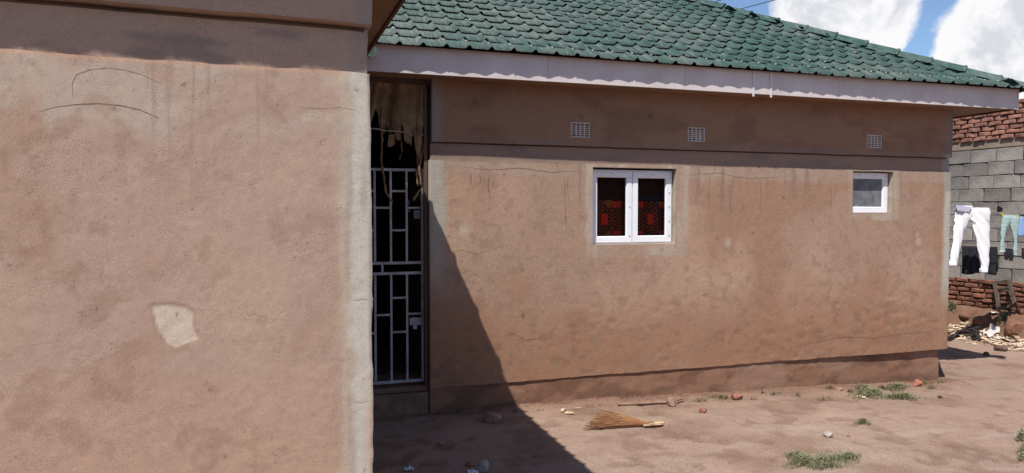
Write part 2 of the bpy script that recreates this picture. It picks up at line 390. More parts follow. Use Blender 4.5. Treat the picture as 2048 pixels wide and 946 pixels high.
def far_col(x, z):
    c = np.tile(np.array([.340, .224, .162]), (len(x), 1))
    big = fbm(x*1.0, z*1.3, 101, 5); c = mixc(c, (.305, .175, .115), sst(big, .46, .62)*.75)
    c = mixc(c, (.40, .265, .19), sst(fbm(x*1.7+9, z*1.1, 103, 5), .5, .72)*.65)
    # lower part redder from splashed soil
    c = mixc(c, (.285, .150, .090), .75*sst(z+.25*(fbm(x*1.3, z*2, 107, 4)-.5), 1.15, .45))
    c = mixc(c, (.17, .085, .055), .40*sst(np.abs(z-.36-.05*(fbm(x*1.2, x*0, 109, 3)-.5)), .10, .02)*sst(fbm(x*2.2, z*6, 111, 4), .40, .62)*(.35+.65*sst(x, 1.6, .8)))
    c = mixc(c, (.20, .115, .075), .5*sst(z, 1.15, .7)*sst(fbm(x*10, z*15, 323, 4), .60, .74))
    # cement trowelled under the ring beam, with runs of rain
    low = 2.09+.07*(fbm(x*3, x*0+2, 113, 4)-.5)
    c = mixc(c, (.35, .275, .22), (.35+.3*fbm(x*3, z*8, 115, 4))*sst(z, low-.04, low+.03))
    run = sst(fbm(x*30, z*.8, 117, 3), .56, .72)*sst(z, 1.45+.3*fbm(x*8, x*0, 118, 2), 2.12)*sst(fbm(x*1.6, x*0+5, 119, 3), .38, .58)
    c = mixc(c, (.19, .14, .11), .65*run*(z < LEDGE))
    # band and upper wall
    band = (z >= LEDGE-.001)*(z <= LIP+.001); c = mixc(c, (.24, .165, .13), .75*band)
    c = mixc(c, (.20, .15, .125), .6*band*sst(fbm(x*3, z*12, 121, 4), .45, .7))
    c = mixc(c, (.255, .165, .12), .5*sst(fbm(x*14, z*14, 331, 4), .58, .7)*(z < LEDGE))
    up = z > LIP; c = mixc(c, (.265, .145, .092), .85*up)  # redder upper coat, its colour also darkened to deepen the eave's shade
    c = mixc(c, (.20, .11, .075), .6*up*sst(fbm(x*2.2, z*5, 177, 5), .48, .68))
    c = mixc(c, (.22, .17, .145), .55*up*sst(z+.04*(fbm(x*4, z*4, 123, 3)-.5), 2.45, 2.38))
    # cement reveals round the windows
    for (a, b, lo, hi), wl, wr, wb in ((WIN1, .055, .13, .10), (WIN2, .05, .085, .05)):
        e = .05*(fbm(x*7, z*7, 131, 4)-.5)
        m = sst(x+e, a-wl-.02, a-wl)*sst(x+e, b+wr+.02, b+wr)*sst(z+e, lo-wb-.03, lo-wb)*(z < LEDGE)
        c = mixc(c, (.36, .27, .21), .5*m)
        c = mixc(c, (.42, .36, .30), .55*m*sst(fbm(x*10, z*1.5, 133, 3), .45, .7))
    # grey quoins at both ends
    e = .05*(fbm(x*2, z*2.3, 137, 4)-.5)
    ql = sst(x+e, .14, .05)*(z < LEDGE)*sst(z, .9, 1.5); c = mixc(c, (.33, .32, .28), .8*ql)
    ql = sst(x+e, .10, .02)*(z > LIP); c = mixc(c, (.26, .24, .225), .7*ql)
    ql = sst(x+e*1.3, 5.74, 5.80)*(z < 2.4)*sst(z, .6, 1.1); c = mixc(c, (.43, .42, .37), .85*ql)
    ql = sst(x+e*1.3, 5.74, 5.80)*(z > 2.0); c = mixc(c, (.20, .18, .17), .6*ql)
    # patched spots
    for (a, b, r) in ((.27, 1.60, .070), (2.97, 1.455, .06), (5.42, 1.435, .06), (5.40, 1.52, .04)):
        d = np.hypot((x-a), (z-b)*.9)+.05*(fbm(x*9, z*9, 141, 3)-.5); c = mixc(c, (.42, .34, .265), .7*sst(d, r, r*.3))
    # cracks / chips
    for (a, b, L, w) in ((3.1, .62, .9, .004),):
        pass
    # plinth
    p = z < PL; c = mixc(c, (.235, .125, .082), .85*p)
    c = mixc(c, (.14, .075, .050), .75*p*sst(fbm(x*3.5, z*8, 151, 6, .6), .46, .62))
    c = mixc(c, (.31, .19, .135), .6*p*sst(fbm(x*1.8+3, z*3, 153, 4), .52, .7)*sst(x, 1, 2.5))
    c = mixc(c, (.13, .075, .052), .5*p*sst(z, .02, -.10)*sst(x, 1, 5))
    # small dark pocks
    pk = fbm(x*11, z*11, 161, 2); c = mixc(c, (.12, .06, .04), .6*sst(pk, .88, .93))
    return c

house = tag(empty('plastered_house', A, ROT_A), 'long brown plastered house under the green tile roof, with white double window and small window', 'house')
xs = cols_axis(-.048, 5.875, .017, [WIN1[0], WIN1[1], WIN2[0], WIN2[1]]+[v for p in VENTS for v in p])
zs = cols_axis(-.6, 2.905, .017, [PL-.001, PL+.001, LEDGE-.001, LEDGE+.001, LIP-.012, LIP-.010, LIP-.001, LIP+.001, WIN1[2], WIN1[3], WIN2[2], WIN2[3], ZV[0], ZV[1]])
zs = np.array([z for z in zs if z in (PL-.001, PL+.001, LEDGE-.001, LEDGE+.001, LIP-.012, LIP-.010, LIP-.001, LIP+.001) or min(abs(z-k) for k in (PL, LEDGE, LIP)) > .006])
HOLES = [WIN1, WIN2]+[(a, b, ZV[0], ZV[1]) for a, b in VENTS]
def far_edge(X, Z, x2):
    r = (X >= xs[-1]-.03); x2 = np.where((Z < PL) & (X > 5.70), np.minimum(x2, 5.79), x2)
    mid = (Z > LEDGE) & (Z < LIP); x2 = np.where(mid & r, x2-.012, x2); x2 = np.where(mid & (X < xs[0]+.02), x2+.012, x2)
    x2 = np.where((Z > LIP) & (X < xs[0]+.02), x2+.02, x2)
    x2 = x2+.006*(vnoise(Z*6, Z*0, 171)-.5)*(X >= xs[-1]-.01)
    return x2
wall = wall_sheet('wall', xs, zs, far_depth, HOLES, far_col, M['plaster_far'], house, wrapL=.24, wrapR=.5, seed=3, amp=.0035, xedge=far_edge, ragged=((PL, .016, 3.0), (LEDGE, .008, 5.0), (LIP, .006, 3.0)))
# the rest of the carcass: side, back, ceiling and room partitions
b = MB()
b.box((5.66, .42, -.5), (5.858, 6.6, 2.9)); b.box((-.05, 6.4, -.5), (5.66, 6.6, 2.9))
b.box((-.03, .20, -.5), (.14, 6.4, 2.9)); b.box((.14, 1.9, .1), (5.66, 2.0, 2.9)); b.box((.14, .05, .1), (5.66, 6.4, .2))
b.obj('side_wall', mat_plain('plaster_plain', (.33, .19, .13), .95, 6, .3, .004, 50), house)
MB().box((-3.2, -.245, 2.903), (6.47, 7.0, 2.92)).obj('soffit', M['soffit'], house)
# window reveals (inner lining of the openings)
for (a, bb, lo, hi), nm in ((WIN1, 'window_reveal'), (WIN2, 'window_reveal')):
    r = MB(); q0, q1 = -.013, .26
    r.quad((a, q0, lo), (a, q0, hi), (a, q1, hi), (a, q1, lo)); r.quad((bb, q0, hi), (bb, q0, lo), (bb, q1, lo), (bb, q1, hi))
    r.quad((a, q0, hi), (bb, q0, hi), (bb, q1, hi), (a, q1, hi)); r.quad((bb, q0, lo), (a, q0, lo), (a, q1, lo), (bb, q1, lo))
    r.obj(nm, mat_plain('reveal_cement', (.36, .30, .24), .95, 14, .3, .003, 80), house)

# windows
def sash(x0, x1, z0, z1, w, q, name, parent, mat):
    """four mitred bars with a stepped bead round the pane"""
    m = MB(); th = .030
    o = [(x0, z0), (x1, z0), (x1, z1), (x0, z1)]; i = [(x0+w, z0+w), (x1-w, z0+w), (x1-w, z1-w), (x0+w, z1-w)]
    j = [(x0+w+.007, z0+w+.007), (x1-w-.007, z0+w+.007), (x1-w-.007, z1-w-.007), (x0+w+.007, z1-w-.007)]
    for k in range(4):
        l = (k+1) % 4
        O, P, I, J = o[k], o[l], i[l], i[k]; E, F = j[l], j[k]
        m.quad((O[0], q, O[1]), (P[0], q, P[1]), (I[0], q, I[1]), (J[0], q, J[1]))
        m.quad((J[0], q, J[1]), (I[0], q, I[1]), (E[0], q+.012, E[1]), (F[0], q+.012, F[1]))
        m.quad((F[0], q+.012, F[1]), (E[0], q+.012, E[1]), (E[0], q+th, E[1]), (F[0], q+th, F[1]))
        m.quad((P[0], q, P[1]), (O[0], q, O[1]), (O[0], q+th, O[1]), (P[0], q+th, P[1]))
    return m.obj(name, mat, parent)
def pane(x0, x1, z0, z1, q, mat, parent):
    return MB().box((x0, q, z0), (x1, q+.004, z1)).obj('pane', mat, parent)
def clips(pts, q, parent):
    for (x, z, a) in pts:
        m = MB(); m.box((-.004, -.003, -.003), (.004, .001, .003)); m.box((-.002, -.004, -.008), (.002, .001, .0))
        m.obj('screw_cover', M['clip'], parent, (x, q, z), (0, a, 0))
a, bb, lo, hi = WIN1
w1 = MB()
g = .006; fw = .022
w1.box((a+g, .012, lo+.004), (a+g+fw, .06, hi-.018)); w1.box((bb-g-fw, .012, lo+.004), (bb-g, .06, hi-.018))
w1.box((a+g+fw, .012, lo+.004), (bb-g-fw, .06, lo+.004+fw)); w1.box((a+g+fw, .012, hi-.018-fw), (bb-g-fw, .06, hi-.018))
cx = (a+bb)/2+.0; w1.box((cx-.012, .016, lo+.03), (cx+.012, .058, hi-.042))
win = w1.obj('window', M['white_pvc'], house, (0, .045, 0))
for k, (x0, x1) in enumerate(((a+.020, cx-.006), (cx+.006, bb-.020))):
    sash(x0, x1, lo+.020, hi-.034, .052 if k else .050, .0, 'sash', win, M['white_pvc'])
    pane(x0+.045, x1-.045, lo+.066, hi-.08, .020, M['glass'], win)
    zz = np.linspace(lo+.08, hi-.09, 5)
    clips([(x1-.020, z, .5) for z in zz[:: (1 if k else 2)]]+[(x0+.21, hi-.055, 1.5)], -.001, win)
MB().box((a+.0, -.006, lo-.006), (bb, .07, lo+.003)).obj('window_sill', mat_plain('sill_mortar', (.42, .33, .26), .95, 30, .3, .003), house)
a, bb, lo, hi = WIN2
w2 = MB(); w2.box((a+.004, .012, lo+.004), (a+.02, .06, hi-.01)); w2.box((bb-.02, .012, lo+.004), (bb-.004, .06, hi-.01))
w2.box((a+.02, .012, lo+.004), (bb-.02, .06, lo+.02)); w2.box((a+.02, .012, hi-.026), (bb-.02, .06, hi-.01))
win2 = w2.obj('window', M['white_pvc'], house, (0, .050, 0))
sash(a+.008, bb-.010, lo+.010, hi-.016, .055, .0, 'sash', win2, M['white_pvc'])
pane(a+.058, bb-.060, lo+.06, hi-.066, .020, M['frosted'], win2)
clips([(a+.16, hi-.042, 1.5), (a+.36, hi-.042, 1.5), (bb-.038, hi-.10, .5)], -.001, win2)
MB().box((a, -.006, lo-.006), (bb+.03, .08, lo+.003)).obj('window_sill', mat_plain('sill_mortar2', (.42, .27, .19), .95, 30, .3, .003), house)
# curtain behind the double window (hangs in the room: a thing of its own)
m = MB(); n_ = 90; x0, x1 = WIN1[0]-.05, WIN1[1]+.05
pts = [(x0+(x1-x0)*i/n_, .155+.016*math.sin(i*.62)+.006*math.sin(i*1.7+1)) for i in range(n_+1)]
zz = [1.36+(2.24-1.36)*k/6 for k in range(7)]
m.v = [(x-x0, q, z-1.36) for z in zz for (x, q) in pts]
m.f = [(k*(n_+1)+i, k*(n_+1)+i+1, (k+1)*(n_+1)+i+1, (k+1)*(n_+1)+i) for k in range(6) for i in range(n_)]
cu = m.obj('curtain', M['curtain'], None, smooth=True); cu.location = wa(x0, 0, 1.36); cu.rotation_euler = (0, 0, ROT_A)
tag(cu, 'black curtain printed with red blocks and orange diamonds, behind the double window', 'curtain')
MB().box((-.1, .19, -.05), (1.05, .20, 1.0)).obj('lining', M['inside'], cu)

# air vents
for (a, bb) in VENTS:
    lo, hi = ZV
    fr = MB(); e = .012
    fr.box((a, -.022, lo), (a+e, .05, hi)); fr.box((bb-e, -.022, lo), (bb, .05, hi)); fr.box((a+e, -.022, lo), (bb-e, .05, lo+e)); fr.box((a+e, -.022, hi-e), (bb-e, .05, hi))
    v = fr.obj('vent', M['vent'], house)
    MB().box((a+.001, .05, lo+.001), (bb-.001, .054, hi-.001)).obj('vent_back', M['black_gap'], v)
    wi = (bb-a-2*e)/4
    for k in range(1, 4):
        MB().box((a+e+k*wi-.006, -.020, lo+e), (a+e+k*wi+.006, .02, hi-e)).obj('mullion', M['vent'], v)
    hh = (hi-lo-2*e)/6
    for k in range(1, 6):
        mm = MB()
        for c_ in range(4):
            xa = a+e+c_*wi+(.006 if c_ else 0); xb = a+e+(c_+1)*wi-(.006 if c_ < 3 else 0)
            zc = lo+e+k*hh; mm.add([(xa, -.018, zc-.006), (xb, -.018, zc-.006), (xb, .02, zc-.002), (xa, .02, zc-.002), (xa, -.018, zc+.003), (xb, -.018, zc+.003), (xb, .02, zc+.007), (xa, .02, zc+.007)],
                                      [(0, 1, 2, 3), (4, 7, 6, 5), (0, 4, 5, 1)])
        mm.obj('slat', M['vent'], v)
# the knocked hole
m = MB(); ring = [(2.944+.022*math.cos(k)*random.uniform(.7, 1.2), -.0165, 2.524+.017*math.sin(k)*random.uniform(.7, 1.2)) for k in np.linspace(0, 6.28, 11)[:-1]]
m.add(ring, [tuple(range(10))]); m.obj('wall_hole', M['black_gap'], house, (0, -.0035, 0))
m = MB()
for k in range(9):
    p = Vector((2.944+random.uniform(-.02, .02), -.024, 2.522+random.uniform(-.015, .015)))
    m.quad(p, p+Vector((.008, -.004, .003)), p+Vector((.006, .0, .012)))
m.obj('moss', mat_plain('moss', (.07, .08, .03), .9, 50, .3, 0), house)

# fascia of the long house, in boards, with butt joints
for (x0, x1) in ((-3.2, .95), (.953, 2.30), (2.303, 4.05), (4.053, 6.465)):
    dz = random.uniform(-.002, .002)
    MB().box((x0, -.268, 2.893+dz), (x1, -.247, 3.116)).obj('fascia_board', M['fascia'], house)
MB().box((6.467, -.268, 2.892), (6.488, 7.02, 3.116)).obj('fascia_board', M['fascia'], house)
MB().box((6.452, -.26, 2.885), (6.466, 7.0, 3.07)).obj('fascia_backing', M['soffit_dark'], house)
for px in (3.045, 3.245):                                       # white gutter straps
    MB().box((px-.010, -.2755, 2.865), (px+.010, -.2685, 3.118)).obj('gutter_strap', mat_plain('strap', (.62, .60, .62), .5, 20, .1, 0), house)
MB().box((-3.2, -.245, 3.06), (6.45, -.20, 3.125)).obj('eave_batten', M['timber'], house)
for o_ in list(house.children):
    if o_.name.split('.')[0] in ('soffit', 'fascia_board', 'fascia_backing', 'gutter_strap', 'eave_batten'): o_.rotation_euler.z = -.006
# nail dots in the fascia
for px in (-.31, .36, .95, 1.62, 2.55, 2.95, 4.25, 5.1):
    MB().box((px-.003, -.2698, 2.955), (px+.003, -.268, 2.961)).obj('nail', M['clip'], house)

# ------------------------------------------------------------------ tiles
TP, RUN, SL = .193, .212, .56
TL = RUN*math.sqrt(1+SL*SL); TA = math.atan(SL)
PROF = [(0, 0), (.022, .001), (.036, .014), (.050, .024), (.064, .014), (.078, .001), (.096, .005), (.112, 0), (.128, .005), (.144, 0), (.160, .005), (.177, 0), (.195, .001)]
STEP, THK, OV = .0145, .003, .035
def tile_mesh(jit=0):
    v = []; j = random.uniform(-jit, jit); k2 = random.uniform(-jit, jit)
    for (y, dz) in ((0, -THK), (0, 0), (TL+OV, 0)):
        for (x, h) in PROF:
            z = h*(.95+.30*(1-y/(TL+OV)))+STEP*(1-y/(TL+OV))+dz+(j*(1-x/TP)+k2*x/TP)*(1-y/(TL+OV)); yy = y+(.004*math.sin(x*40) if y == 0 else 0)
            v.append((x, yy, z))
    n = len(PROF); f = [(r*n+i, r*n+i+1, (r+1)*n+i+1, (r+1)*n+i) for r in range(2) for i in range(n-1)]
    return v, f
TILE_MESHES = []
for k in range(6):
    v, f = tile_mesh(.003); me = bpy.data.meshes.new('tile'); me.from_pydata(v, [], f); me.update()
    me.materials.append(M['tile']); me.materials.append(M['tile_edge'])
    for i, p in enumerate(me.polygons): p.material_index = 1 if i < len(PROF)-1 else 0
    me.polygons.foreach_set('use_smooth', [i >= len(PROF)-1 for i in range(len(me.polygons))]); TILE_MESHES.append(me)
EQ, EZ = -.331, 3.094                                            # tile edge: out from the wall, height
HIPS = 6.545                                                    # roof corner along the wall
roofm = MB()                                                    # boarding under the tiles
def rp(s, tt, dz=0): return (s, EQ+tt, EZ+SL*tt+dz)
TT = 3.9
e0, z0 = .025, -.005
roofm.add([(-3.2, EQ+e0, EZ+SL*e0+z0), (HIPS-e0, EQ+e0, EZ+SL*e0+z0), (HIPS-TT, EQ+TT, EZ+SL*TT+z0), (-3.2, EQ+TT, EZ+SL*TT+z0)], [(0, 1, 2, 3)])
roofm.add([(HIPS-e0, EQ+e0, EZ+SL*e0+z0), (HIPS-e0, EQ+2*TT-e0, EZ+SL*e0+z0), (HIPS-TT, EQ+TT, EZ+SL*TT+z0)], [(0, 1, 2)])
roofm.add([(HIPS-e0, EQ+2*TT-e0, EZ+SL*e0+z0), (-3.2, EQ+2*TT-e0, EZ+SL*e0+z0), (-3.2, EQ+TT, EZ+SL*TT+z0), (HIPS-TT, EQ+TT, EZ+SL*TT+z0)], [(0, 1, 2, 3)])
roof = roofm.obj('roof', M['black_gap'], house)
def project(P):
    d = P-Vector((0, 0, EYE)); yv = d.y*math.cos(PITCH)-d.z*math.sin(PITCH); zv = d.y*math.sin(PITCH)+d.z*math.cos(PITCH)
    return (1024+FPX*d.x/yv, 473-FPX*zv/yv, yv) if yv > .1 else (-9999, 0, yv)
cand = []
S0 = -3.1
for row in range(18):
    for c_ in range(52):
        s0 = S0+c_*TP+.012*math.sin(row*1.3)
        tt = row*RUN
        if s0 > HIPS-tt-.0: continue
        x, y, d = project(wa(s0+TP/2, EQ+tt+RUN/2, EZ+SL*(tt+RUN/2)))
        vis = 735 < x < 2060 and -12 < y < 240
        cand.append((0 if vis else 1, d, row, s0, tt))
cand.sort(); rest_v, rest_f = [], []
for k, (inv, d, row, s0, tt) in enumerate(cand):
    # the top piece that meets the hip is cut along it
    cut = s0+TP > HIPS-tt-RUN-.05
    loc = Vector((s0, EQ+tt, EZ+SL*tt+.004*(math.sin(s0*1.1)+math.sin(s0*2.7+row))))
    if row == 0: loc.y += random.uniform(-.003, .003); loc.y -= .020*min(1.2, abs((s0-2.5)/3.9))**1.4
    if k < 300 and not inv:
        if cut:
            bm = bmesh.new(); bm.from_mesh(TILE_MESHES[k % 6])
            Mx = Matrix.Translation(loc) @ Matrix.Rotation(TA, 4, 'X'); pc = Mx.inverted() @ Vector((HIPS-.045, EQ, EZ)); no = Mx.to_3x3().inverted() @ Vector((1, 1, 0))
            bmesh.ops.bisect_plane(bm, geom=bm.verts[:]+bm.edges[:]+bm.faces[:], plane_co=pc, plane_no=no, clear_outer=True)
            if not bm.faces: bm.free(); continue
            me = bpy.data.meshes.new('tile'); bm.to_mesh(me); bm.free(); me.materials.append(M['tile']) if not me.materials else None
        else: me = TILE_MESHES[k % 6]
        link('tile', me, None, roof, loc, (TA+random.uniform(-.006, .006), 0, random.uniform(-.004, .004)))
    else:
        v, f = tile_mesh(.003); Mx = Matrix.Translation(loc) @ Matrix.Rotation(TA, 4, 'X')
        if cut:
            pc = Mx.inverted() @ Vector((HIPS-.045, EQ, EZ)); no = Mx.to_3x3().inverted() @ Vector((1, 1, 0))
            bm = bmesh.new(); bv = [bm.verts.new(p) for p in v]; [bm.faces.new([bv[i] for i in q]) for q in f]
            bmesh.ops.bisect_plane(bm, geom=bm.verts[:]+bm.edges[:]+bm.faces[:], plane_co=pc, plane_no=no, clear_outer=True)
            bm.verts.index_update(); v = [tuple(p.co) for p in bm.verts]; f = [tuple(p.index for p in q.verts) for q in bm.faces]; bm.free()
        kk = len(rest_v); rest_v += [tuple(Mx @ Vector(p)) for p in v]; rest_f += [tuple(i+kk for i in q) for q in f]
roof.rotation_euler.z = -.006
# the other two slopes of the hip
for row in range(18):
    tt = row*RUN
    for c_ in range(42):
        y0 = EQ+c_*TP
        if y0 < EQ+tt-.12 or y0+TP > EQ+2*TT-tt+.12: continue
        if y0 < EQ+tt: continue
        v, f = tile_mesh(.003); Mx = Matrix.Translation((HIPS-tt, y0, EZ+SL*tt-.02)) @ Matrix.Rotation(R(90), 4, 'Z') @ Matrix.Rotation(TA, 4, 'X')
        kk = len(rest_v); rest_v += [tuple(Mx @ Vector(p)) for p in v]; rest_f += [tuple(i+kk for i in q) for q in f]
me = bpy.data.meshes.new('tiles'); me.from_pydata(rest_v, [], rest_f); me.update(); me.polygons.foreach_set('use_smooth', [True]*len(me.polygons))
tag(link('tiles', me, M['tile'], roof), kind='stuff')
# hip caps, lapped one over the next, and a ridge
def cap_mesh(L=.36, w=.115):
    m = MB(); n = 8; prof = []
    for i in range(n+1):
        a = -1+2*i/n; prof.append((a*w, -.085*abs(a)**1.25))
    rows = ((0, .012, 1.06), (.035, .012, 1.06), (.036, .004, 1.0), (L+.02, -.008, .96))
    for (x, up, sc) in rows: m.v += [(x, y*sc, z*sc+up) for (y, z) in prof]
    m.f = [(r*(n+1)+i, (r+1)*(n+1)+i, (r+1)*(n+1)+i+1, r*(n+1)+i+1) for r in range(3) for i in range(n)]
    m.v += [(0, y*1.06, z*1.06+.006) for (y, z) in prof]; k = 4*(n+1)
    m.f += [(k+i, i, i+1, k+i+1) for i in range(n)]
    me = m.mesh('hip_cap'); me.polygons.foreach_set('use_smooth', [True]*len(me.polygons)); me.materials.append(M['tile']); return me
CM = cap_mesh()
hv = Vector((-1, 1, SL)); hl = hv.length; hd = hv.normalized(); k = 0
yv = Vector((1, 1, 0)).normalized(); zv = hd.cross(yv).normalized(); 
if zv.z < 0: zv = -zv
yv = zv.cross(hd)
while k*.36 < TT*hl-.1:
    p = Vector((HIPS+.07, EQ-.07, EZ+.040))+hd*(k*.36)
    Mx = Matrix((hd, yv, zv)).transposed().to_4x4(); o = link('hip_cap', CM, None, roof)
    Mx = Matrix.Translation(p+Vector((0, 0, random.uniform(-.004, .006)))) @ Mx @ Matrix.Rotation(random.uniform(-.03, .03), 4, 'X') @ Matrix.Rotation(random.uniform(-.008, .008), 4, 'Y'); o.matrix_basis = Mx; k += 1
# white screw heads along the eave row
sm = MB()
for c_ in range(52):
    s0 = S0+c_*TP+.047
    if s0 > HIPS-.2: continue
    for row, pr in ((0, .9), (1, .12), (3, .08), (5, .08), (7, .05)):
        if random.random() > pr or s0 > HIPS-row*RUN-.2: continue
        tq = row*RUN+.09; sm.box((s0-.006, EQ+tq-.006, EZ+SL*tq+.046), (s0+.006, EQ+tq+.006, EZ+SL*tq+.056))
tag(sm.obj('screw', mat_plain('screw_white', (.55, .55, .5), .6, 60, .2, 0), roof), kind='stuff')
# the broken green flashing where the two roofs meet
fl = MB(); f0 = Vector((-.62, -.33, 3.03))
P_ = [(-.12, 0, .10), (.06, -.01, .055), (.10, -.012, .03), (.085, -.012, -.03), (.05, -.015, -.045), (.0, -.012, -.02), (-.1, 0, .02)]
fl.add([tuple(f0+Vector(p)) for p in P_]+[tuple(f0+Vector(p)+Vector((0, .012, 0))) for p in P_], [tuple(range(7)), tuple(range(7, 14))[::-1]]+[(i, (i+1) % 7+0, (i+1) % 7+7, i+7) for i in range(7)])
fl.obj('valley_flashing', M['tile'], roof)

# ------------------------------------------------------------------ near (left) house
hb = tag(empty('plastered_house', B, ROT_B), 'brown plastered house nearest the camera on the left, with pale patch and grey corner', 'house')
LE, LL = 2.2, 2.352
def near_depth(X, Z):
    q = np.where(Z > LL, -.026, .010); q = np.where((Z < LL) & (Z > LL-.009-.004*vnoise(X*9, X*0, 5)), .045, q); return np.where(Z < LE, -.004, q)
def Lpt(px, py):
    r = ray(px, py); P0 = Vector((0, 0, EYE)); k = ((B-P0).dot(NL)-.012)/r.dot(NL); P = P0+r*k; return ((P-B).dot(UL), -.0125, P.z)
PATCH = [(Lpt(*p)[0], Lpt(*p)[2]) for p in ((303, 613), (322, 608), (347, 609), (372, 613), (385, 624), (386, 655), (397, 679), (374, 688), (347, 696), (330, 686), (318, 666), (308, 640))]
def patch_d(x, z):                                               # distance to the edge of the repair patch, negative inside
    x = np.asarray(x, float); z = np.asarray(z, float); d = np.full(x.shape, 9.); ins = np.zeros(x.shape, bool); n = len(PATCH)
    for i in range(n):
        (ax_, az_), (bx_, bz_) = PATCH[i], PATCH[(i+1) % n]; ex, ez = bx_-ax_, bz_-az_
        k = np.clip(((x-ax_)*ex+(z-az_)*ez)/(ex*ex+ez*ez), 0, 1); d = np.minimum(d, np.hypot(x-ax_-k*ex, z-az_-k*ez))
        c_ = ((az_ > z) != (bz_ > z)) & (x < (bx_-ax_)*(z-az_)/(bz_-az_+1e-12)+ax_); ins ^= c_
    return np.where(ins, -d, d)+.007*(fbm(x*45, z*45, 241, 4)-.5)
def near_col(x, z):
    c = np.tile(np.array([.370, .260, .202]), (len(x), 1))
    c = mixc(c, (.325, .205, .14), .45*sst(fbm(x*4, z*4, 201, 5), .5, .72))
    c = mixc(c, (.41, .295, .22), .6*sst(fbm(x*3+5, z*3.3, 203, 5), .5, .72))
    c = mixc(c, (.405, .255, .18), .6*sst(z, 1.45, 1.0))
    low = 2.03+.10*(fbm(x*5, x*0+1, 207, 4)-.5)+.05*x
    c = mixc(c, (.41, .335, .27), .7*sst(z, low-.05, low+.03)*sst(fbm(x*6, z*9, 209, 4), .30, .58))
    run = sst(fbm(x*60, z*1.8, 213, 3), .56, .78)*sst(z, 1.70, 2.05)*sst(fbm(x*3, x*0+3, 215, 3), .40, .60)
    c = mixc(c, (.25, .175, .13), .65*run*(z < LE))
    c = mixc(c, (.25, .15, .10), .35*sst(fbm(x*14, z*14, 219, 5), .60, .72))
    # cement corner
    e = .035*(fbm(x*5, z*4, 221, 4)-.5)+.03*(fbm(x*2, z*11, 223, 3)-.5)
    k = sst(x+e, -.125, -.085)*(z < LE); c = mixc(c, (.40, .32, .25), .75*k)
    k = sst(x+e*1.3, -.085, -.05)*(z < LE); c = mixc(c, (.455, .425, .37), .9*k)
    st = sst(fbm(x*22, z*2.2, 227, 4), .52, .70)*sst(x, -.13, -.06); c = mixc(c, (.30, .25, .20), .65*st*(z < LE))
    c = mixc(c, (.44, .30, .21), .55*sst(x, -.05, -.01)*sst(z, 1.35, 1.0))
    # ledge edge, orange painted in for the sun it catches
    k = sst(np.abs(z-LE+.004), .010, .004); c = mixc(c, (.50, .30, .20), .5*k*sst(x, -.02, -.15))
    band = (z > LE+.002)*(z < LL+.001); c = mixc(c, (.33, .235, .185), .8*band)
    c = mixc(c, (.19, .155, .14), .65*band*sst(fbm(x*4, z*16, 231, 5), .50, .70))
    up = z > LL; c = mixc(c, (.33, .225, .175), .7*up)
    k = sst(x+e, -.085, -.045)*(z > LE); c = mixc(c, (.27, .225, .195), .7*k)
    # pale repair patch
    r = 0
    d = patch_d(x, z); k = sst(d, .003, -.006)*(.75+.25*fbm(x*50, z*50, 245, 3))
    c = mixc(c, (.29, .185, .13), .5*sst(np.abs(d-.002), .008, .001)); c = mixc(c, (.52, .43, .345), .92*k)
    pk = fbm(x*38, z*38, 261, 2); c = mixc(c, (.14, .075, .05), .6*sst(pk, .89, .94))
    return c
def near_depth2(X, Z):
    q = near_depth(X, Z)
    d = patch_d(X, Z); q = q+.0022*sst(d, .003, -.005)
    q = q+.0018*(fbm(X*26, Z*26, 271, 3)-.5)+.0025*(fbm(X*4, Z*25, 273, 3)-.5)*(Z > LE)
    q = q-.004*sst(X+.03*(fbm(X*5, Z*4, 221, 4)-.5), -.10, -.075)*(Z < LE)
    # ragged top of the lower coat
    return q
xsn = np.concatenate([np.arange(-8.2, -1.3, .12), cols_axis(-1.3, 0, .0062)])
zsn = np.concatenate([np.arange(-.4, .8, .08), cols_axis(.8, 2.62, .0062, [LE-.0008, LE+.0008, LL-.0095, LL-.0085, LL-.0008, LL+.0008]), [2.7, 2.8, 2.905]])
def near_edge(X, Z, x2):
    w = .010*(fbm(Z*2.5, Z*0, 281, 4)-.5)+.004*(vnoise(Z*22, Z*0, 283)-.5)
    near_ = X >= -.012
    x2 = np.where(near_, x2+w, x2)
    x2 = np.where((Z > LE) & near_, x2-.006, x2); x2 = np.where((Z > LL) & near_, x2+.010, x2)
    return x2
wall_sheet('wall', xsn, zsn, near_depth2, [], near_col, M['plaster_near'], hb, wrapR=.6, seed=13, amp=.003, rad=.010, xedge=near_edge, ragged=((LE, .006, 9.0), (LL, .004, 6.0)))
b = MB(); b.box((-.2, .58, -.5), (-.012, 8.8, 2.9)); b.box((-8.2, .10, -.5), (-8.0, 7.0, 2.9)); b.box((-8.0, 6.9, -.5), (-.2, 7.1, 2.9)); b.box((-8.0, .15, 2.7), (-.2, 6.9, 2.75))
b.obj('side_wall', bpy.data.materials['plaster_plain'], hb)
MB().box((-8.5, -.226, 2.903), (.385, 8.8, 2.92)).obj('soffit', M['soffit'], hb)
MB().box((-8.5, -.247, 2.893), (.407, -.227, 3.118)).obj('fascia_board', M['fascia'], hb)
MB().box((.387, -.225, 2.893), (.407, 3.30, 3.075)).obj('fascia_board', M['soffit_dark'], hb)
lm = MB(); EL = -.350; XR = .48; e0 = .06
def lz(t_): return EZ+SL*t_-.012
lm.add([(-8.6, EL+e0, lz(e0)), (XR-e0, EL+e0, lz(e0)), (XR-4, EL+4, lz(4)), (-4.6, EL+4, lz(4))], [(0, 1, 2, 3)])
lm.add([(XR-e0-.11, EL+e0, lz(e0)), (XR-e0, 6.0, lz(e0)), (XR-4, 9.5, lz(4)), (XR-4, EL+4, lz(4))], [(0, 1, 2, 3)])
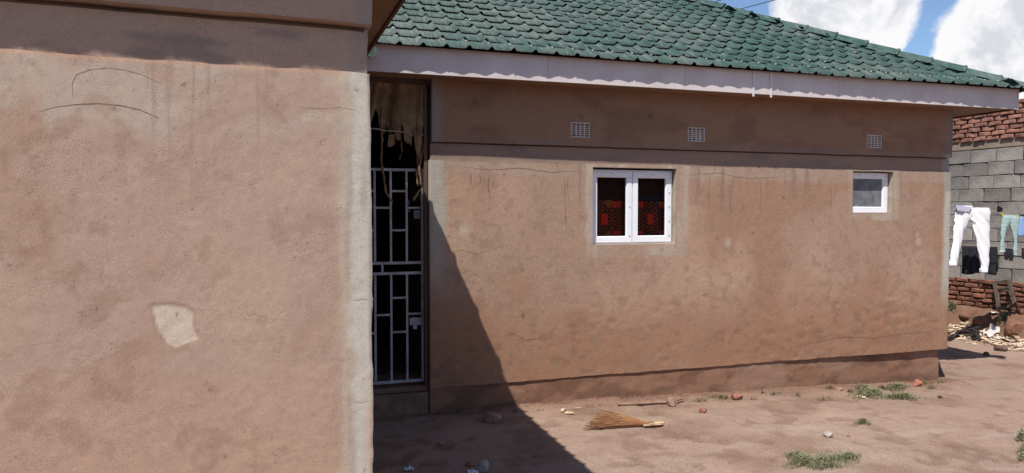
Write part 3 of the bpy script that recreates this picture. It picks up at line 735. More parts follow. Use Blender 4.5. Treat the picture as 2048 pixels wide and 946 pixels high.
lm.add([(-8.6, EL+e0, lz(e0)), (-4.6, EL+4, lz(4)), (-4.6, 9, lz(4)), (-8.6, 9, lz(e0))], [(0, 1, 2, 3)])
lroof = lm.obj('roof', M['black_gap'], hb)
LV, LF = [], []
def put(Mx):
    v, f = tile_mesh(.004); kk = len(LV); LV.extend([tuple(Mx @ Vector(p)) for p in v]); LF.extend([tuple(i+kk for i in q) for q in f])
for row in range(5):
    tt = row*RUN
    for c_ in range(46):
        s0 = -8.5+c_*TP
        if s0+TP < XR-tt+.05: put(Matrix.Translation((s0, EL+tt, EZ+SL*tt)) @ Matrix.Rotation(TA, 4, 'X'))
    for c_ in range(22):
        y0 = EL+c_*TP
        if y0 > EL+tt-.05 and y0 < 3.25: put(Matrix.Translation((XR-tt-.13*max(0, 1-y0/2.6), y0, EZ+SL*tt)) @ Matrix.Rotation(R(90), 4, 'Z') @ Matrix.Rotation(TA, 4, 'X'))
lm = MB(); lm.v = LV; lm.f = LF; tag(lm.obj('tiles', M['tile'], lroof), kind='stuff')
# pencil arcs drawn on the plaster
def arc(pts, w, parent, col):
    m = MB(); P = [Vector(p) for p in pts]; out = []
    for i in range(len(P)-1):
        for k in range(6): out.append(P[i].lerp(P[i+1], k/6))
    out.append(P[-1])
    for p in out:
        X = np.array([p.x]); Z = np.array([p.z]); q = near_depth2(X, Z)+.003*(fbm(X*2.1+13, Z*2.1, 14, 4)-.5)*2+.003*.35*(fbm(X*14, Z*14, 15, 3)-.5); p.y = float(q[0])-.0007
    for i, p in enumerate(out):
        d = (out[min(i+1, len(out)-1)]-out[max(i-1, 0)]).normalized(); nrm = Vector((-d.z, 0, d.x)); ww = w*random.uniform(.5, 1.15)*(1-.6*abs(2*i/len(out)-1)**3)
        m.v += [tuple(p+nrm*ww/2), tuple(p-nrm*ww/2)]
    m.f = [(2*i, 2*i+1, 2*i+3, 2*i+2) for i in range(len(out)-1)]
    return m.obj('pencil_arc', col, parent)
def Lpt(px, py):
    r = ray(px, py); P0 = Vector((0, 0, EYE)); k = ((B-P0).dot(NL)-.012)/r.dot(NL); P = P0+r*k; return ((P-B).dot(UL), -.0125, P.z)
def Wpt(px, py):
    r = ray(px, py); P0 = Vector((0, 0, EYE)); k = ((A-P0).dot(N)-.016)/r.dot(N); P = P0+r*k; return Vector(((P-A).dot(U), 0, P.z))
def stroke(name, pix, w, mat, taper=True, jag=.004):             # a crack or a run of rain, following the wall's own relief
    m = MB(); P = [Wpt(*p) for p in pix]; out = []
    for i in range(len(P)-1):
        n_ = max(2, int((P[i+1]-P[i]).length/.02))
        for k in range(n_): out.append(P[i].lerp(P[i+1], k/n_)+Vector((random.uniform(-jag, jag), 0, random.uniform(-jag, jag))))
    out.append(P[-1]); L = len(out)
    for i, p in enumerate(out):
        X = np.array([p.x]); Z = np.array([p.z]); p.y = float((far_depth(X, Z)+.0035*(fbm(X*2.1+3, Z*2.1, 4, 4)-.5)*2+.0035*.35*(fbm(X*14, Z*14, 5, 3)-.5))[0])-.0012
        d = (out[min(i+1, L-1)]-out[max(i-1, 0)]).normalized(); nr = Vector((-d.z, 0, d.x)); ww = w*random.uniform(.5, 1.3)*(1-.8*abs(2*i/(L-1)-1)**2 if taper else 1)
        m.v += [tuple(p+nr*ww/2), tuple(p-nr*ww/2)]
    m.f = [(2*i, 2*i+1, 2*i+3, 2*i+2) for i in range(L-1)]
    return m.obj(name, mat, house)
RAIN = mat_plain('rain_run', (.20, .135, .10), .95, 20, .25, 0); CRK = mat_plain('crack', (.19, .11, .075), .95, 40, .3, 0)
for px, y0, y1, w in ((940, 345, 372, .010), (958, 345, 368, .006), (978, 347, 402, .010), (985, 347, 380, .005), (1130, 352, 470, .006), (1136, 350, 410, .007), (1395, 352, 395, .007), (1420, 350, 430, .008), (1459, 352, 440, .009), (1466, 352, 400, .006), (1520, 355, 425, .008), (1534, 352, 408, .006), (1622, 360, 400, .006), (1660, 362, 425, .008), (1672, 362, 402, .005), (1820, 372, 400, .006)):
    stroke('rain_run', [(px, y0), (px+random.uniform(-3, 3), (y0+y1)/2), (px+random.uniform(-3, 3), y1)], w, RAIN, jag=.001)
stroke('crack', [(1600, 692), (1650, 680), (1700, 674), (1750, 676), (1800, 668), (1850, 664), (1885, 657)], .005, CRK)
0 and stroke('crack', [(1190, 640), (1215, 648), (1225, 636), (1252, 640)], .004, CRK); 0 and stroke('crack', [(1430, 612), (1448, 620), (1470, 611)], .004, CRK)
stroke('crack', [(1005, 672), (1030, 668), (1052, 680), (1080, 676)], .004, CRK); 0 and stroke('crack', [(1800, 650), (1822, 642), (1835, 652), (1850, 640)], .004, CRK)
stroke('crack', [(900, 505), (925, 500), (948, 508), (975, 502)], .003, CRK); stroke('crack', [(1690, 430), (1693, 470), (1704, 520)], .003, CRK)
stroke('crack', [(925, 333), (980, 340), (1040, 336), (1100, 344), (1172, 342)], .005, CRK); stroke('crack', [(1370, 350), (1440, 346), (1500, 358), (1580, 352)], .0035, CRK)
GR = mat_plain('graphite', (.20, .135, .11), .9, 120, .4, 0)
arc([Lpt(*p) for p in ((75, 223), (110, 213), (150, 208), (195, 206), (240, 210), (280, 219), (318, 236))], .0024, hb, GR)
arc([Lpt(*p) for p in ((145, 193), (143, 165), (152, 148), (180, 138), (215, 135), (250, 139), (285, 149), (325, 168))], .0015, hb, GR)

for pts in (((706, 803), (722, 806), (742, 801)), ((704, 602), (722, 599), (742, 600)), ((598, 213), (640, 217), (680, 214), (712, 220))):
    arc([Lpt(*p) for p in pts], .0011, hb, CRK).name = 'hairline_crack'
# ------------------------------------------------------------------ gate, passage, sacking
gate = tag(empty('metal_gate', wa(-.58, .10, .24), ROT_A), 'grey welded square-bar gate with staggered bars, between the two houses', 'gate')
GB = lambda a, b_, name='bar': MB().box(a, b_).obj(name, M['steel'], gate, bev=.002)
XO = .58; X_ = [-.088-.1375*k for k in range(8)]; zt, zb = 2.125-.24, .262-.24
h_ = .012
for x in (X_[0], X_[-1]): GB((x+XO-h_, -h_, zb), (x+XO+h_, h_, zt+h_), 'stile')
Z1a, Z1b, Z2a, Z2b = 1.12, 1.215, 0, 0
for z in (zt, .965+.02, 1.085-.01, zb+.012):
    GB((X_[-1]+XO+h_+.001, -h_*.95, z-h_), (X_[0]+XO-h_-.001, h_*.95, z+h_), 'rail')
ra, rb = .985, 1.075
for k in range(1, 7):
    x = X_[k]+XO
    GB((x-.0095, -.010, rb+h_), (x+.0095, .010, zt-h_)); GB((x-.0095, -.010, zb+.024), (x+.0095, .010, ra-h_))
for k in (2.55, 5.4): x = -.088-.1375*k+XO; GB((x-.0095, -.010, ra+h_), (x+.0095, .010, rb-h_))
def short(k, z):                                              # a short bar between upright k and k+1
    x1 = X_[k]+XO-.0105; x0 = X_[k+1]+XO+.0105; GB((x0, -.009, z-.009), (x1, .009, z+.009), 'cross_bar')
for k, zz in {0: (.43, .735-.05), 1: (.29, .60), 2: (.44,), 3: (.28, .60), 4: (.44,), 5: (.29, .60), 6: (.44, )}.items(): pass
for k in range(7):
    if k % 2 == 0: short(k, 1.585-.03 if k == 0 else 1.555); short(k, .625)
    else: short(k, 1.70); short(k, 1.36); short(k, .47); short(k, .77)
x = X_[0]+XO
MB().box((x-.075, -.006, 1.46), (x-.02, .012, 1.535)).obj('lock_box', M['clip'], gate, bev=.002)
MB().box((x-.115, -.006, .525), (x-.014, .006, .590)).obj('latch_plate', M['steel'], gate, bev=.002)
MB().box((x-.085, -.012, .49), (x-.05, -.0065, .555)).obj('latch_plate', M['steel'], gate, bev=.001)
MB().tube([(x-.125+.012*math.cos(a), -.014, 1.60+.014*math.sin(a)) for a in np.linspace(0, 6.28, 12)], .003, 5).obj('padlock_ring', M['steel'], gate)
MB().tube([(x-.125+.012*math.cos(a), -.014, 1.535+.014*math.sin(a)) for a in np.linspace(0, 6.28, 12)], .003, 5).obj('padlock_ring', M['steel'], gate)
# step under the gate, floor and dark passage behind
st = MB(); st.box((-1.12, .012, -.3), (-.052, .5, .185), .004); st.obj('door_step', M['concrete_step'], house, bev=.008)
MB().box((-1.12, .045, .186), (-.052, .6, .232), .002).obj('threshold', M['concrete_step'], house, bev=.006)
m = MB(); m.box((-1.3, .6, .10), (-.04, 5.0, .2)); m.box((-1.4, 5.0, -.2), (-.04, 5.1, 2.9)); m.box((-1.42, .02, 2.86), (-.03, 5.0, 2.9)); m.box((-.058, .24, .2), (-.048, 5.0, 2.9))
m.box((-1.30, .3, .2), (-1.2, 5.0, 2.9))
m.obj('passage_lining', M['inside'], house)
# torn sacking nailed under the eave, over the gate
def S(px, py, q=.06):
    r = ray(px, py); P0 = Vector((0, 0, EYE)); k = ((A-P0).dot(N)+q)/r.dot(N); P = P0+r*k; return ((P-A).dot(U), P.z)
def sacking():
    m = MB(); x0, x1 = -1.06, -.085; n = 110; rows = 12
    pr = np.random.RandomState(5); cur = .0
    # hanging length along the width: long tatters and deep tears
    ctrl = [(-1.06, 2.45), (-.9, 2.35), (-.75, 2.5), (-.60, 2.42), (-.565, 2.40), (-.545, 2.46), (-.50, 2.62), (-.47, 2.60), (-.455, 2.47), (-.44, 2.44), (-.415, 2.43), (-.405, 2.50), (-.38, 2.39), (-.36, 2.37),
            (-.345, 2.50), (-.325, 2.40), (-.30, 2.36), (-.285, 2.52), (-.265, 2.50), (-.25, 2.36), (-.225, 2.35), (-.20, 2.34), (-.185, 2.48), (-.165, 2.30), (-.15, 2.26), (-.13, 2.24), (-.115, 2.20), (-.10, 2.44), (-.085, 2.55)]
    cxs = [c[0] for c in ctrl]; czs = [c[1] for c in ctrl]
    for i in range(n+1):
        x = x0+(x1-x0)*i/n; zb_ = float(np.interp(x, cxs, czs))+pr.uniform(-.02, .02)
        for r_ in range(rows+1):
            f = r_/rows; z = 2.90+(zb_-2.90)*f
            q = .04+.012*math.sin(x*31+f*2)+.008*math.sin(x*73+f*5+2*math.sin(x*11))+.03*f*math.sin(x*13+1)
            m.v.append((x+.008*f*math.sin(x*60), q, z))
    for i in range(n):
        for r_ in range(rows): k = i*(rows+1)+r_; m.f.append((k, k+1, k+rows+2, k+rows+1))
    return m
so_ = sacking().obj('torn_sacking', M['sack'], None, smooth=True); so_.location = A; so_.rotation_euler = (0, 0, ROT_A)
sd = so_.modifiers.new('thick', 'SOLIDIFY'); sd.thickness = .003
tag(so_, 'torn brown sacking hanging in tatters above the metal gate', 'cloth')
def strand(name, pts, r, mat, parent=None, label=None, cat=None):
    m = MB(); P = []
    for i in range(len(pts)-1):
        for k in range(5): P.append(Vector(pts[i]).lerp(Vector(pts[i+1]), k/5)+Vector((random.uniform(-.003, .003), random.uniform(-.004, .004), random.uniform(-.003, .003))))
    P.append(Vector(pts[-1])); m.tube(P, [r*random.uniform(.6, 1.2) for _ in P], 5); o = m.obj(name, mat, parent, smooth=True); return o
def gp(px, py, q): s, z = S(px, py, q); return (s, q, z)
strand('tatter', [gp(765, 205, .05), gp(762, 240, .05), gp(764, 280, .06), gp(762, 320, .05), gp(768, 360, .05), gp(772, 385, .05), gp(785, 405, .05)], .010, M['sack'], so_)
strand('tatter', [gp(813, 215, .05), gp(806, 245, .05), gp(801, 275, .05), gp(804, 300, .05), gp(798, 322, .05)], .006, M['sack'], so_)
strand('tatter', [gp(848, 190, .05), gp(848, 230, .05), gp(842, 265, .06), gp(846, 300, .05), gp(838, 335, .05), gp(843, 375, .06), gp(826, 402, .05)], .013, M['sack'], so_)
strand('tatter', [gp(835, 250, .07), gp(833, 290, .06), gp(836, 330, .06), gp(833, 350, .06), gp(836, 372, .06)], .010, M['sack'], so_)
mm = MB(); c_ = [gp(777, 270, .04), gp(789, 268, .04), gp(790, 288, .045), gp(783, 294, .05), gp(775, 293, .045)]
mm.add(c_+[(p[0], p[1]+.004, p[2]) for p in c_], [tuple(range(5)), tuple(range(5, 10))[::-1]]); mm.obj('tatter', M['sack'], so_)
ro = strand('cross_stick', [gp(700, 262, .03), gp(747, 257, .03), gp(775, 262, .03), gp(805, 264, .03), gp(828, 271, .03), gp(852, 270, .03)], .0065, M['rope'])
ro.location = A; ro.rotation_euler = (0, 0, ROT_A); tag(ro, 'crooked pale stick tied across the opening above the gate', 'stick')
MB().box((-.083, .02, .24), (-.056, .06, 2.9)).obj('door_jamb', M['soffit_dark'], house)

# ------------------------------------------------------------------ yard wall at the right
yw = tag(empty('yard_wall', WO, ROT_W), 'tall wall of grey concrete blocks with red clay bricks above and below, right of the house', 'wall')
MB().box((-6.5, .028, -.6), (5.5, .22, 3.52)).obj('mortar', M['mortar'], yw)
MB().box((-6.5, .006, 2.80), (5.5, .06, 2.935)).obj('render_band', M['render_band'], yw)
def brick_mesh(L, Hh, D, rough, n=3, bev=.012):
    m = MB(); bm = bmesh.new(); bmesh.ops.create_cube(bm, size=1)
    bmesh.ops.subdivide_edges(bm, edges=[e for e in bm.edges if abs((e.verts[0].co-e.verts[1].co).x) > .5], cuts=2)
    for v in bm.verts:
        cx_ = 1-.02*random.random()
        v.co = Vector((v.co.x*L*cx_, v.co.y*D, v.co.z*Hh))+Vector((random.uniform(-1, 1)*rough, random.uniform(-1, 1)*rough, random.uniform(-1, 1)*rough))
    bmesh.ops.bevel(bm, geom=bm.edges[:], offset=min(Hh*.16, bev), segments=1, affect='EDGES')
    me = bpy.data.meshes.new('brick'); bm.to_mesh(me); bm.free(); me.polygons.foreach_set('use_smooth', [False]*len(me.polygons)); return me
M['block'] = mat_plain('block', (.235, .215, .195), .95, 4, .45, .012, 30, objrand=.30, dark=(.15, .14, .13))
M['brick'] = mat_plain('brick', (.265, .128, .095), .95, 8, .3, .010, 40, objrand=.25, dark=(.17, .08, .058))
M['brick_old'] = mat_plain('brick_old', (.18, .080, .050), .95, 8, .35, .012, 40, objrand=.25, dark=(.12, .05, .032))
def course_wall(z0, rows, L, Hh, jx, jz, rough, mat, proud, name, limit=(-1.9, 2.1)):
    BM_ = [brick_mesh(L, Hh, .09, rough, bev=.004 if L > .3 else .012) for _ in range(7)]
    for me in BM_: me.materials.append(mat)
    ev, ef = [], []
    for r_ in range(rows):
        x = -6.4+(L+jx)*(.5 if r_ % 2 else 0)+random.uniform(-.03, .03)
        while x < 5.3:
            z = z0+(Hh+jz)*(r_+.5)-jz/2; me = random.choice(BM_)
            loc = Vector((x+L/2, .045-proud*random.uniform(.4, 1.3)+.0, z+random.uniform(-.003, .003)))
            rot = (random.uniform(-.02, .02), random.uniform(-.012, .012)*(3 if rough > .006 else 1), random.uniform(-.02, .02))
            if limit[0] < x < limit[1]: link(name, me, None, yw, loc, rot)
            else:
                Mx = Matrix.Translation(loc) @ Matrix.Rotation(rot[1], 4, 'Y'); kk = len(ev)
                ev += [tuple(Mx @ v.co) for v in me.vertices]; ef += [tuple(i+kk for i in p.vertices) for p in me.polygons]
            x += L+jx+random.uniform(-.008, .008)
    me = bpy.data.meshes.new(name+'s'); me.from_pydata(ev, [], ef); me.materials.append(mat); tag(link(name+'s', me, None, yw), kind='stuff')
course_wall(.66, 10, .397, .202, .013, .011, .005, M['block'], .016, 'block')
course_wall(2.925, 8, .198, .060, .019, .016, .009, M['brick'], .03, 'brick')
course_wall(.06, 8, .200, .058, .022, .020, .010, M['brick_old'], .035, 'brick', (-1.6, 1.5))

# ------------------------------------------------------------------ the brick house across the yard, behind the camera: the panes mirror it
oh = tag(empty('brick_house', (13, -4.8, 0), R(17.9)), 'red brick house with a blue framed window, seen only mirrored in the window panes', 'house')
MB().box((-9, -5, -.3), (9, 0, 3.0)).obj('wall', M['brick_old'], oh)
MB().add([(-9.5, .5, 2.9), (9.5, .5, 2.9), (9.5, -2.5, 4.2), (-9.5, -2.5, 4.2), (9.5, -5.5, 2.9), (-9.5, -5.5, 2.9)], [(0, 1, 2, 3), (3, 2, 4, 5), (0, 3, 5), (1, 4, 2)]).obj('roof', M['tile_edge'], oh)
BF = mat_plain('blue_frame', (.12, .25, .42), .5, 20, .1, 0)
for x in (-4.5, .2):
    ow = MB().box((x, .0, 1.1), (x+1.2, .03, 2.2)).obj('window', M['black_gap'], oh)
    m = MB(); m.box((x-.06, .031, 1.04), (x, .07, 2.26)); m.box((x+1.2, .031, 1.04), (x+1.26, .07, 2.26)); m.box((x, .031, 2.2), (x+1.2, .07, 2.26)); m.box((x, .031, 1.04), (x+1.2, .07, 1.1)); m.box((x+.57, .031, 1.1), (x+.63, .07, 2.2))
    m.obj('frame', BF, ow)

# ------------------------------------------------------------------ wires above the roof
def wire_pts(p0, d0, p1, d1):
    a_ = Vector((0, 0, EYE))+ray(*p0)*d0; b_ = Vector((0, 0, EYE))+ray(*p1)*d1; d = b_-a_
    return [a_-d*4.0, a_-d*2, a_, b_, b_+d*3, b_+d*8]
for k, (p0, p1, lab) in enumerate((((1449, 26.6), (1549, 0), 'thin overhead wire nearest the cloud, lowest of the three above the roof'), ((1395, 14.5), (1442, 0), 'thin overhead wire between the other two above the roof'), ((1345, 5), (1362, 0), 'thin overhead wire crossing just above the roof at the frame top, leftmost of three'))):
    o = MB().tube(wire_pts(p0, 26, p1, 24), .015, 5).obj('overhead_wire', M['wire']); tag(o, lab, 'wire', 'overhead wires above the roof')
# ------------------------------------------------------------------ washing line
M['cloth_white'] = mat_plain('cloth_white', (.80, .80, .84), .9, 30, .08, .002, 60)
M['cloth_black'] = mat_plain('cloth_black', (.016, .018, .026), .9, 30, .3, .002, 60)
M['cloth_blue'] = mat_plain('cloth_blue', (.22, .36, .62), .9, 30, .15, .002, 60)
def mat_stripe():
    m = bpy.data.materials.new('cloth_stripe'); m.use_nodes = True; t = NT(m.node_tree)
    tcn = t.n('ShaderNodeTexCoord'); s = t.n('ShaderNodeSeparateXYZ'); t.l(tcn.outputs['Object'], s.inputs[0])
    nz = t.noise(tcn.outputs['Object'], 12, 3); z = t.m('ADD', s.outputs[2], t.m('MULTIPLY', nz, .012))
    k = t.ramp(t.m('ABSOLUTE', t.m('SUBTRACT', t.m('FRACT', t.m('MULTIPLY', z, 52)), .5)), .2, .3)
    c = t.mix(k, (.16, .30, .33), (.44, .50, .47)); p = t.n('ShaderNodeBsdfPrincipled'); t.l(c, p.inputs['Base Color']); p.inputs['Roughness'].default_value = .9
    o = t.n('ShaderNodeOutputMaterial'); t.l(p.outputs[0], o.inputs[0]); return m
M['cloth_stripe'] = mat_stripe()
L0 = wa(5.865, 2.6, 2.02); L1 = WO+UW*1.9+Vector((0, 0, 1.80))
def line_at(px, D=8.95, y=None):
    r = ray(px, y); return Vector((0, 0, EYE))+r*(D/r.y)
def line(name, keys, r, lab, mat):
    m = MB(); P = []
    for i in range(len(keys)-1):
        for k in range(4): P.append(keys[i].lerp(keys[i+1], k/4))
    P.append(keys[-1]); m.tube(P, r*1.5, 5); tag(m.obj(name, mat, smooth=True), lab, 'line')
LY = 10.1
line('washing_line', [L0, line_at(1912, LY, 411), line_at(1948, LY, 415), line_at(1982, LY, 420), line_at(2010, LY, 430), line_at(2060, LY, 436), line_at(2110, LY, 438), L1], .0035, 'thin washing line holding the white leggings and striped trousers', M['rope'])
L2a = wa(5.865, 3.0, 1.50); L2b = WO+UW*1.5+Vector((0, 0, 1.26)); LY2 = 10.5
line('washing_line', [L2a, line_at(1925, LY2, 490), line_at(1998, LY2, 493), line_at(2020, LY2, 497), line_at(2060, LY2, 499), L2b], .0035, 'lower washing line behind, holding the black cloth and socks', M['rope'])
def trousers(name, D, legs, mat, thick=.03, fold=.006, seedv=1, ring=20):
    """each leg: list of (pixel y, left x, right x); tubes share the upper part"""
    m = MB(); ref = line_at(legs[0][0][1], D, legs[0][0][0])
    for li, leg in enumerate(legs):
        P = []
        for i in range(len(leg)-1):
            for k in range(6):
                f = k/6; P.append(tuple(leg[i][j]*(1-f)+leg[i+1][j]*f for j in range(3)))
        P.append(leg[-1]); base = len(m.v)
        for ri, (y, xa, xb) in enumerate(P):
            pa = line_at(xa, D, y)-ref; pb = line_at(xb, D, y)-ref; c0 = (pa+pb)/2; hw = (pb-pa).length/2
            th = thick*min(1, .35+ri*.12)*(1 if ri < len(P)-4 else .8)
            for j in range(ring):
                a_ = 2*math.pi*j/ring; w = 1+.10*math.sin(3*a_+ri*.35+seedv+li)
                fo = fold*math.sin(j*1.9+ri*.6+li*2)
                m.v.append((c0.x+hw*math.cos(a_)*(1+.03*math.sin(ri*.9+li)), c0.y-(th*w*math.sin(a_)+fo), c0.z))
        k = len(P)
        m.f += [(base+r_*ring+j, base+r_*ring+(j+1) % ring, base+(r_+1)*ring+(j+1) % ring, base+(r_+1)*ring+j) for r_ in range(k-1) for j in range(ring)]
        m.f += [tuple(base+j for j in range(ring)), tuple(base+(k-1)*ring+j for j in range(ring))[::-1]]
    o = m.obj(name, mat, None, ref, smooth=True); return o
lg = trousers('white_leggings', LY, [[(411, 1912, 1944), (418, 1910, 1946), (436, 1909, 1943), (445, 1908, 1936), (460, 1907, 1928), (485, 1905, 1922), (510, 1901, 1917), (522, 1899, 1914), (532, 1899, 1913)],
              [(415, 1938, 1980), (422, 1937, 1980), (438, 1940, 1980), (446, 1944, 1979), (470, 1949, 1979), (500, 1956, 1978), (525, 1961, 1977), (538, 1963, 1975), (545, 1963, 1974)]], M['cloth_white'], .035, .011)
tag(lg, 'white leggings hanging upside by the waist on the washing line', 'leggings')
for (ya, yb, xa, xb) in ((525, 532, 1898.5, 1914), (537, 545.5, 1962.5, 1975.5)):      # knitted cuffs
    p = line_at(xa, LY-.03, yb)-lg.location; q_ = line_at(xb, LY-.03, ya)-lg.location
    MB().box((p.x, p.y-.012, p.z), (q_.x, p.y+.055, q_.z)).obj('cuff', M['cloth_white'], lg, bev=.012)
p0 = line_at(1910, LY-.05, 420)-lg.location; m = MB()
pp = [line_at(*a_)-lg.location for a_ in ((1911, LY-.05, 410), (1944, LY-.05, 414), (1938, LY-.055, 424), (1915, LY-.055, 422))]
m.add(pp+[p+Vector((0, .02, 0)) for p in pp], [(0, 1, 2, 3), (7, 6, 5, 4), (0, 3, 7, 4), (3, 2, 6, 7), (2, 1, 5, 6)]); m.obj('waistband', mat_plain('grey_band', (.42, .42, .52), .9, 40, .2, .001), lg, bev=.004)
st_ = trousers('striped_trousers', LY, [[(429, 2004, 2024), (436, 2003, 2026), (447, 2003, 2020), (455, 2002, 2014), (470, 2001, 2010), (476, 2002, 2008), (486, 2001, 2008), (503, 1999, 2010)],
              [(429, 2020, 2038), (438, 2019, 2039), (450, 2020, 2038), (465, 2024, 2036), (478, 2027, 2033), (488, 2028, 2034), (500, 2026, 2035), (509, 2028, 2034)]], M['cloth_stripe'], .022, .004, 4)
tag(st_, 'small teal and cream striped trousers on the washing line', 'trousers')
def sheet(name, D, outline_top, drop, mat, lab, cat, folds=7, amp=.012):
    n = 48; rows = 14; m = MB(); (xa, ya), (xb, yb) = outline_top; ref = line_at(xa, D, ya)
    for r_ in range(rows+1):
        f = r_/rows
        for i in range(n+1):
            g_ = i/n; x = xa+(xb-xa)*g_; y = ya+(yb-ya)*g_+drop(g_)*f
            P = line_at(x+1.2*math.sin(f*3+g_*5), D, y)-ref
            m.v.append((P.x, P.y+amp*(.4+f)*math.sin(g_*folds*2*math.pi+f*1.5)-.004, P.z))
    m.f = [(r_*(n+1)+i, (r_+1)*(n+1)+i, (r_+1)*(n+1)+i+1, r_*(n+1)+i+1) for r_ in range(rows) for i in range(n)]
    o = m.obj(name, mat, None, ref, smooth=True); s_ = o.modifiers.new('thick', 'SOLIDIFY'); s_.thickness = .006
    return tag(o, lab, cat)
sheet('black_cloth', LY2, ((1924, 492), (1996, 493)), lambda g: 55+2*math.sin(g*9)-6*(g > .93), M['cloth_black'], 'black cloth hanging low behind the white leggings', 'cloth', 5)
sheet('blue_cloth', LY, ((2036, 433), (2062, 437)), lambda g: 37+3*math.sin(g*8), M['cloth_blue'], 'pale blue cloth on the washing line at the right frame edge', 'cloth', 3)
for (xa, xb, y0, y1, lab) in ((2008, 2017, 497, 520, 'black sock under the striped trousers, left of the pair'), (2017, 2026, 497, 522, 'black sock under the striped trousers, right of the pair'), (2043, 2056, 496, 518, 'black sock at the right frame edge, under the blue cloth')):
    o = trousers('black_sock', LY2-.02, [[(y0, xa, xb), (y0+8, xa+.5, xb-.5), (y0+15, xa, xb+1), (y1, xa+2, xb-1)]], M['cloth_black'], .02, .003, 2, 12); tag(o, lab, 'sock', 'black socks on the lower line')
PEG = mat_plain('peg', (.42, .48, .05), .5, 30, .1, 0)
for k, (px, py, lab) in enumerate(((2005, 429, 'yellow green peg on the left waist of the striped trousers'), (2033, 432, 'yellow green peg between striped trousers and blue cloth'))):
    P = line_at(px, LY-.01, py); m = MB(); m.box((-.004, -.008, -.035), (.006, -.001, .02)); m.box((-.006, .001, -.03), (.004, .008, .022))
    tag(m.obj('clothes_peg', PEG, None, P), lab, 'peg', 'pegs on the washing line')
# dark hollow behind the missing corner of a block
o = MB(); ring = []
for a_ in np.linspace(0, 6.28, 10)[:-1]:
    r = ray(1998+11*math.cos(a_)*random.uniform(.7, 1.1), 419+7*math.sin(a_)*random.uniform(.6, 1.1)); k = (WO-Vector((0, 0, EYE))).dot(NW)/r.dot(NW); P = Vector((0, 0, EYE))+r*k-WO
    ring.append((P.dot(UW), -.016, P.z+0))
o.add(ring, [tuple(range(9))]); o.obj('broken_hole', M['black_gap'], yw)

# ------------------------------------------------------------------ stones, bricks, cobs
def stone_mesh(r, sq=(1, .8, .6), rough=.22, seed=0, sub=2):
    bm = bmesh.new(); bmesh.ops.create_icosphere(bm, subdivisions=sub, radius=1); rs = random.Random(seed)
    dirs = [Vector((rs.gauss(0, 1), rs.gauss(0, 1), rs.gauss(0, 1))).normalized() for _ in range(9)]; cut = [rs.uniform(.55, .9) for _ in dirs]
    for v in bm.verts:
        p = v.co.copy()
        for d, c_ in zip(dirs, cut):
            k = p.dot(d)
            if k > c_: p -= d*(k-c_)*.9
        p *= 1+rough*.3*(rs.random()-.5)
        v.co = Vector((p.x*sq[0], p.y*sq[1], p.z*sq[2]))*r
    me = bpy.data.meshes.new('stone'); bm.to_mesh(me); bm.free(); return me
ST = {'clod': mat_plain('clod', (.19, .095, .062), .95, 14, .35, .012, 30), 'grey': mat_plain('stone_grey', (.34, .29, .26), .95, 20, .3, .004, 60, coord='Object'), 'red': mat_plain('stone_red', (.26, .12, .085), .95, 20, .35, .004, 60),
      'dark': mat_plain('stone_dark', (.10, .065, .05), .95, 20, .3, .004, 60), 'brown': mat_plain('stone_brown', (.27, .17, .125), .95, 20, .3, .004, 60), 'brickred': mat_plain('stone_brickred', (.36, .14, .09), .95, 20, .25, .004, 60)}
def stone(px, py, wpx, hpx, kind, lab, cat='stone', seed=0, name='stone', rz=0, dz=0, deep=.9):
    P = on_ground(px, py+hpx*.35); D = P.y; w = wpx*D/FPX/2*1.1; h = hpx*D/FPX/2*1.15
    o = link(name, stone_mesh(1, (w, w*deep, h), seed=seed), ST[kind], None, (P.x, P.y+w*.3, P.z+h*.55+dz), (0, 0, rz)); return tag(o, lab, cat)
stone(985, 836, 36, 26, 'brown', 'blocky brown stone in the shade by the plinth', seed=1, rz=.3)
stone(1343, 806, 22, 20, 'brown', 'rough brown stone resting against the wooden stick', seed=2)
stone(1475, 794, 24, 15, 'red', 'rounded red brick lump at the foot of the plinth', seed=3, cat='brick lump')
stone(1407, 822, 16, 12, 'red', 'small red stone on the swept ground right of the stick', seed=4)
stone(1657, 869, 18, 13, 'grey', 'pale grey stone alone on the open ground above the big grass patch', seed=5)
stone(1697, 872, 7, 6, 'brown', 'tiny brown pebble right of the pale grey stone', seed=6)
stone(1837, 767, 17, 15, 'brickred', 'bright red brick piece among weeds near the house corner', seed=7, cat='brick piece', name='brick_piece')
stone(1679, 778, 14, 9, 'brown', 'brown stone touching the plinth, left of the weeds', seed=8)
stone(1702, 782, 14, 8, 'dark', 'dark flat stone at the left end of the weeds', seed=9)
stone(1765, 774, 13, 8, 'dark', 'dark stone between the weeds under the plinth', seed=10)
stone(1973, 708, 12, 9, 'dark', 'small dark stone on open ground left of the larger dark one', seed=11)
stone(2004, 698, 25, 13, 'dark', 'larger dark stone at the edge of the husk heap', seed=12)
stone(965, 934, 28, 25, 'grey', 'angular grey stone in the shade at the bottom edge', seed=13, rz=.5)
stone(941, 928, 22, 12, 'red', 'reddish stone beside the angular grey one in the shade', seed=14)
stone(882, 886, 14, 6, 'brown', 'flat brown stone lying in the deep shade', seed=15)
stone(850, 910, 10, 5, 'brown', 'small brown stone near the crumpled wrapper', seed=16)
stone(1030, 822, 11, 6, 'dark', 'dark stone in the crack at the plinth foot', seed=18)
stone(1881, 793, 9, 5, 'dark', 'small dark stone right of the weeds at the house corner', seed=19)
stone(2000, 625, 11, 7, 'brown', 'brown stone on the earth bank left of the leaning frame', seed=21)
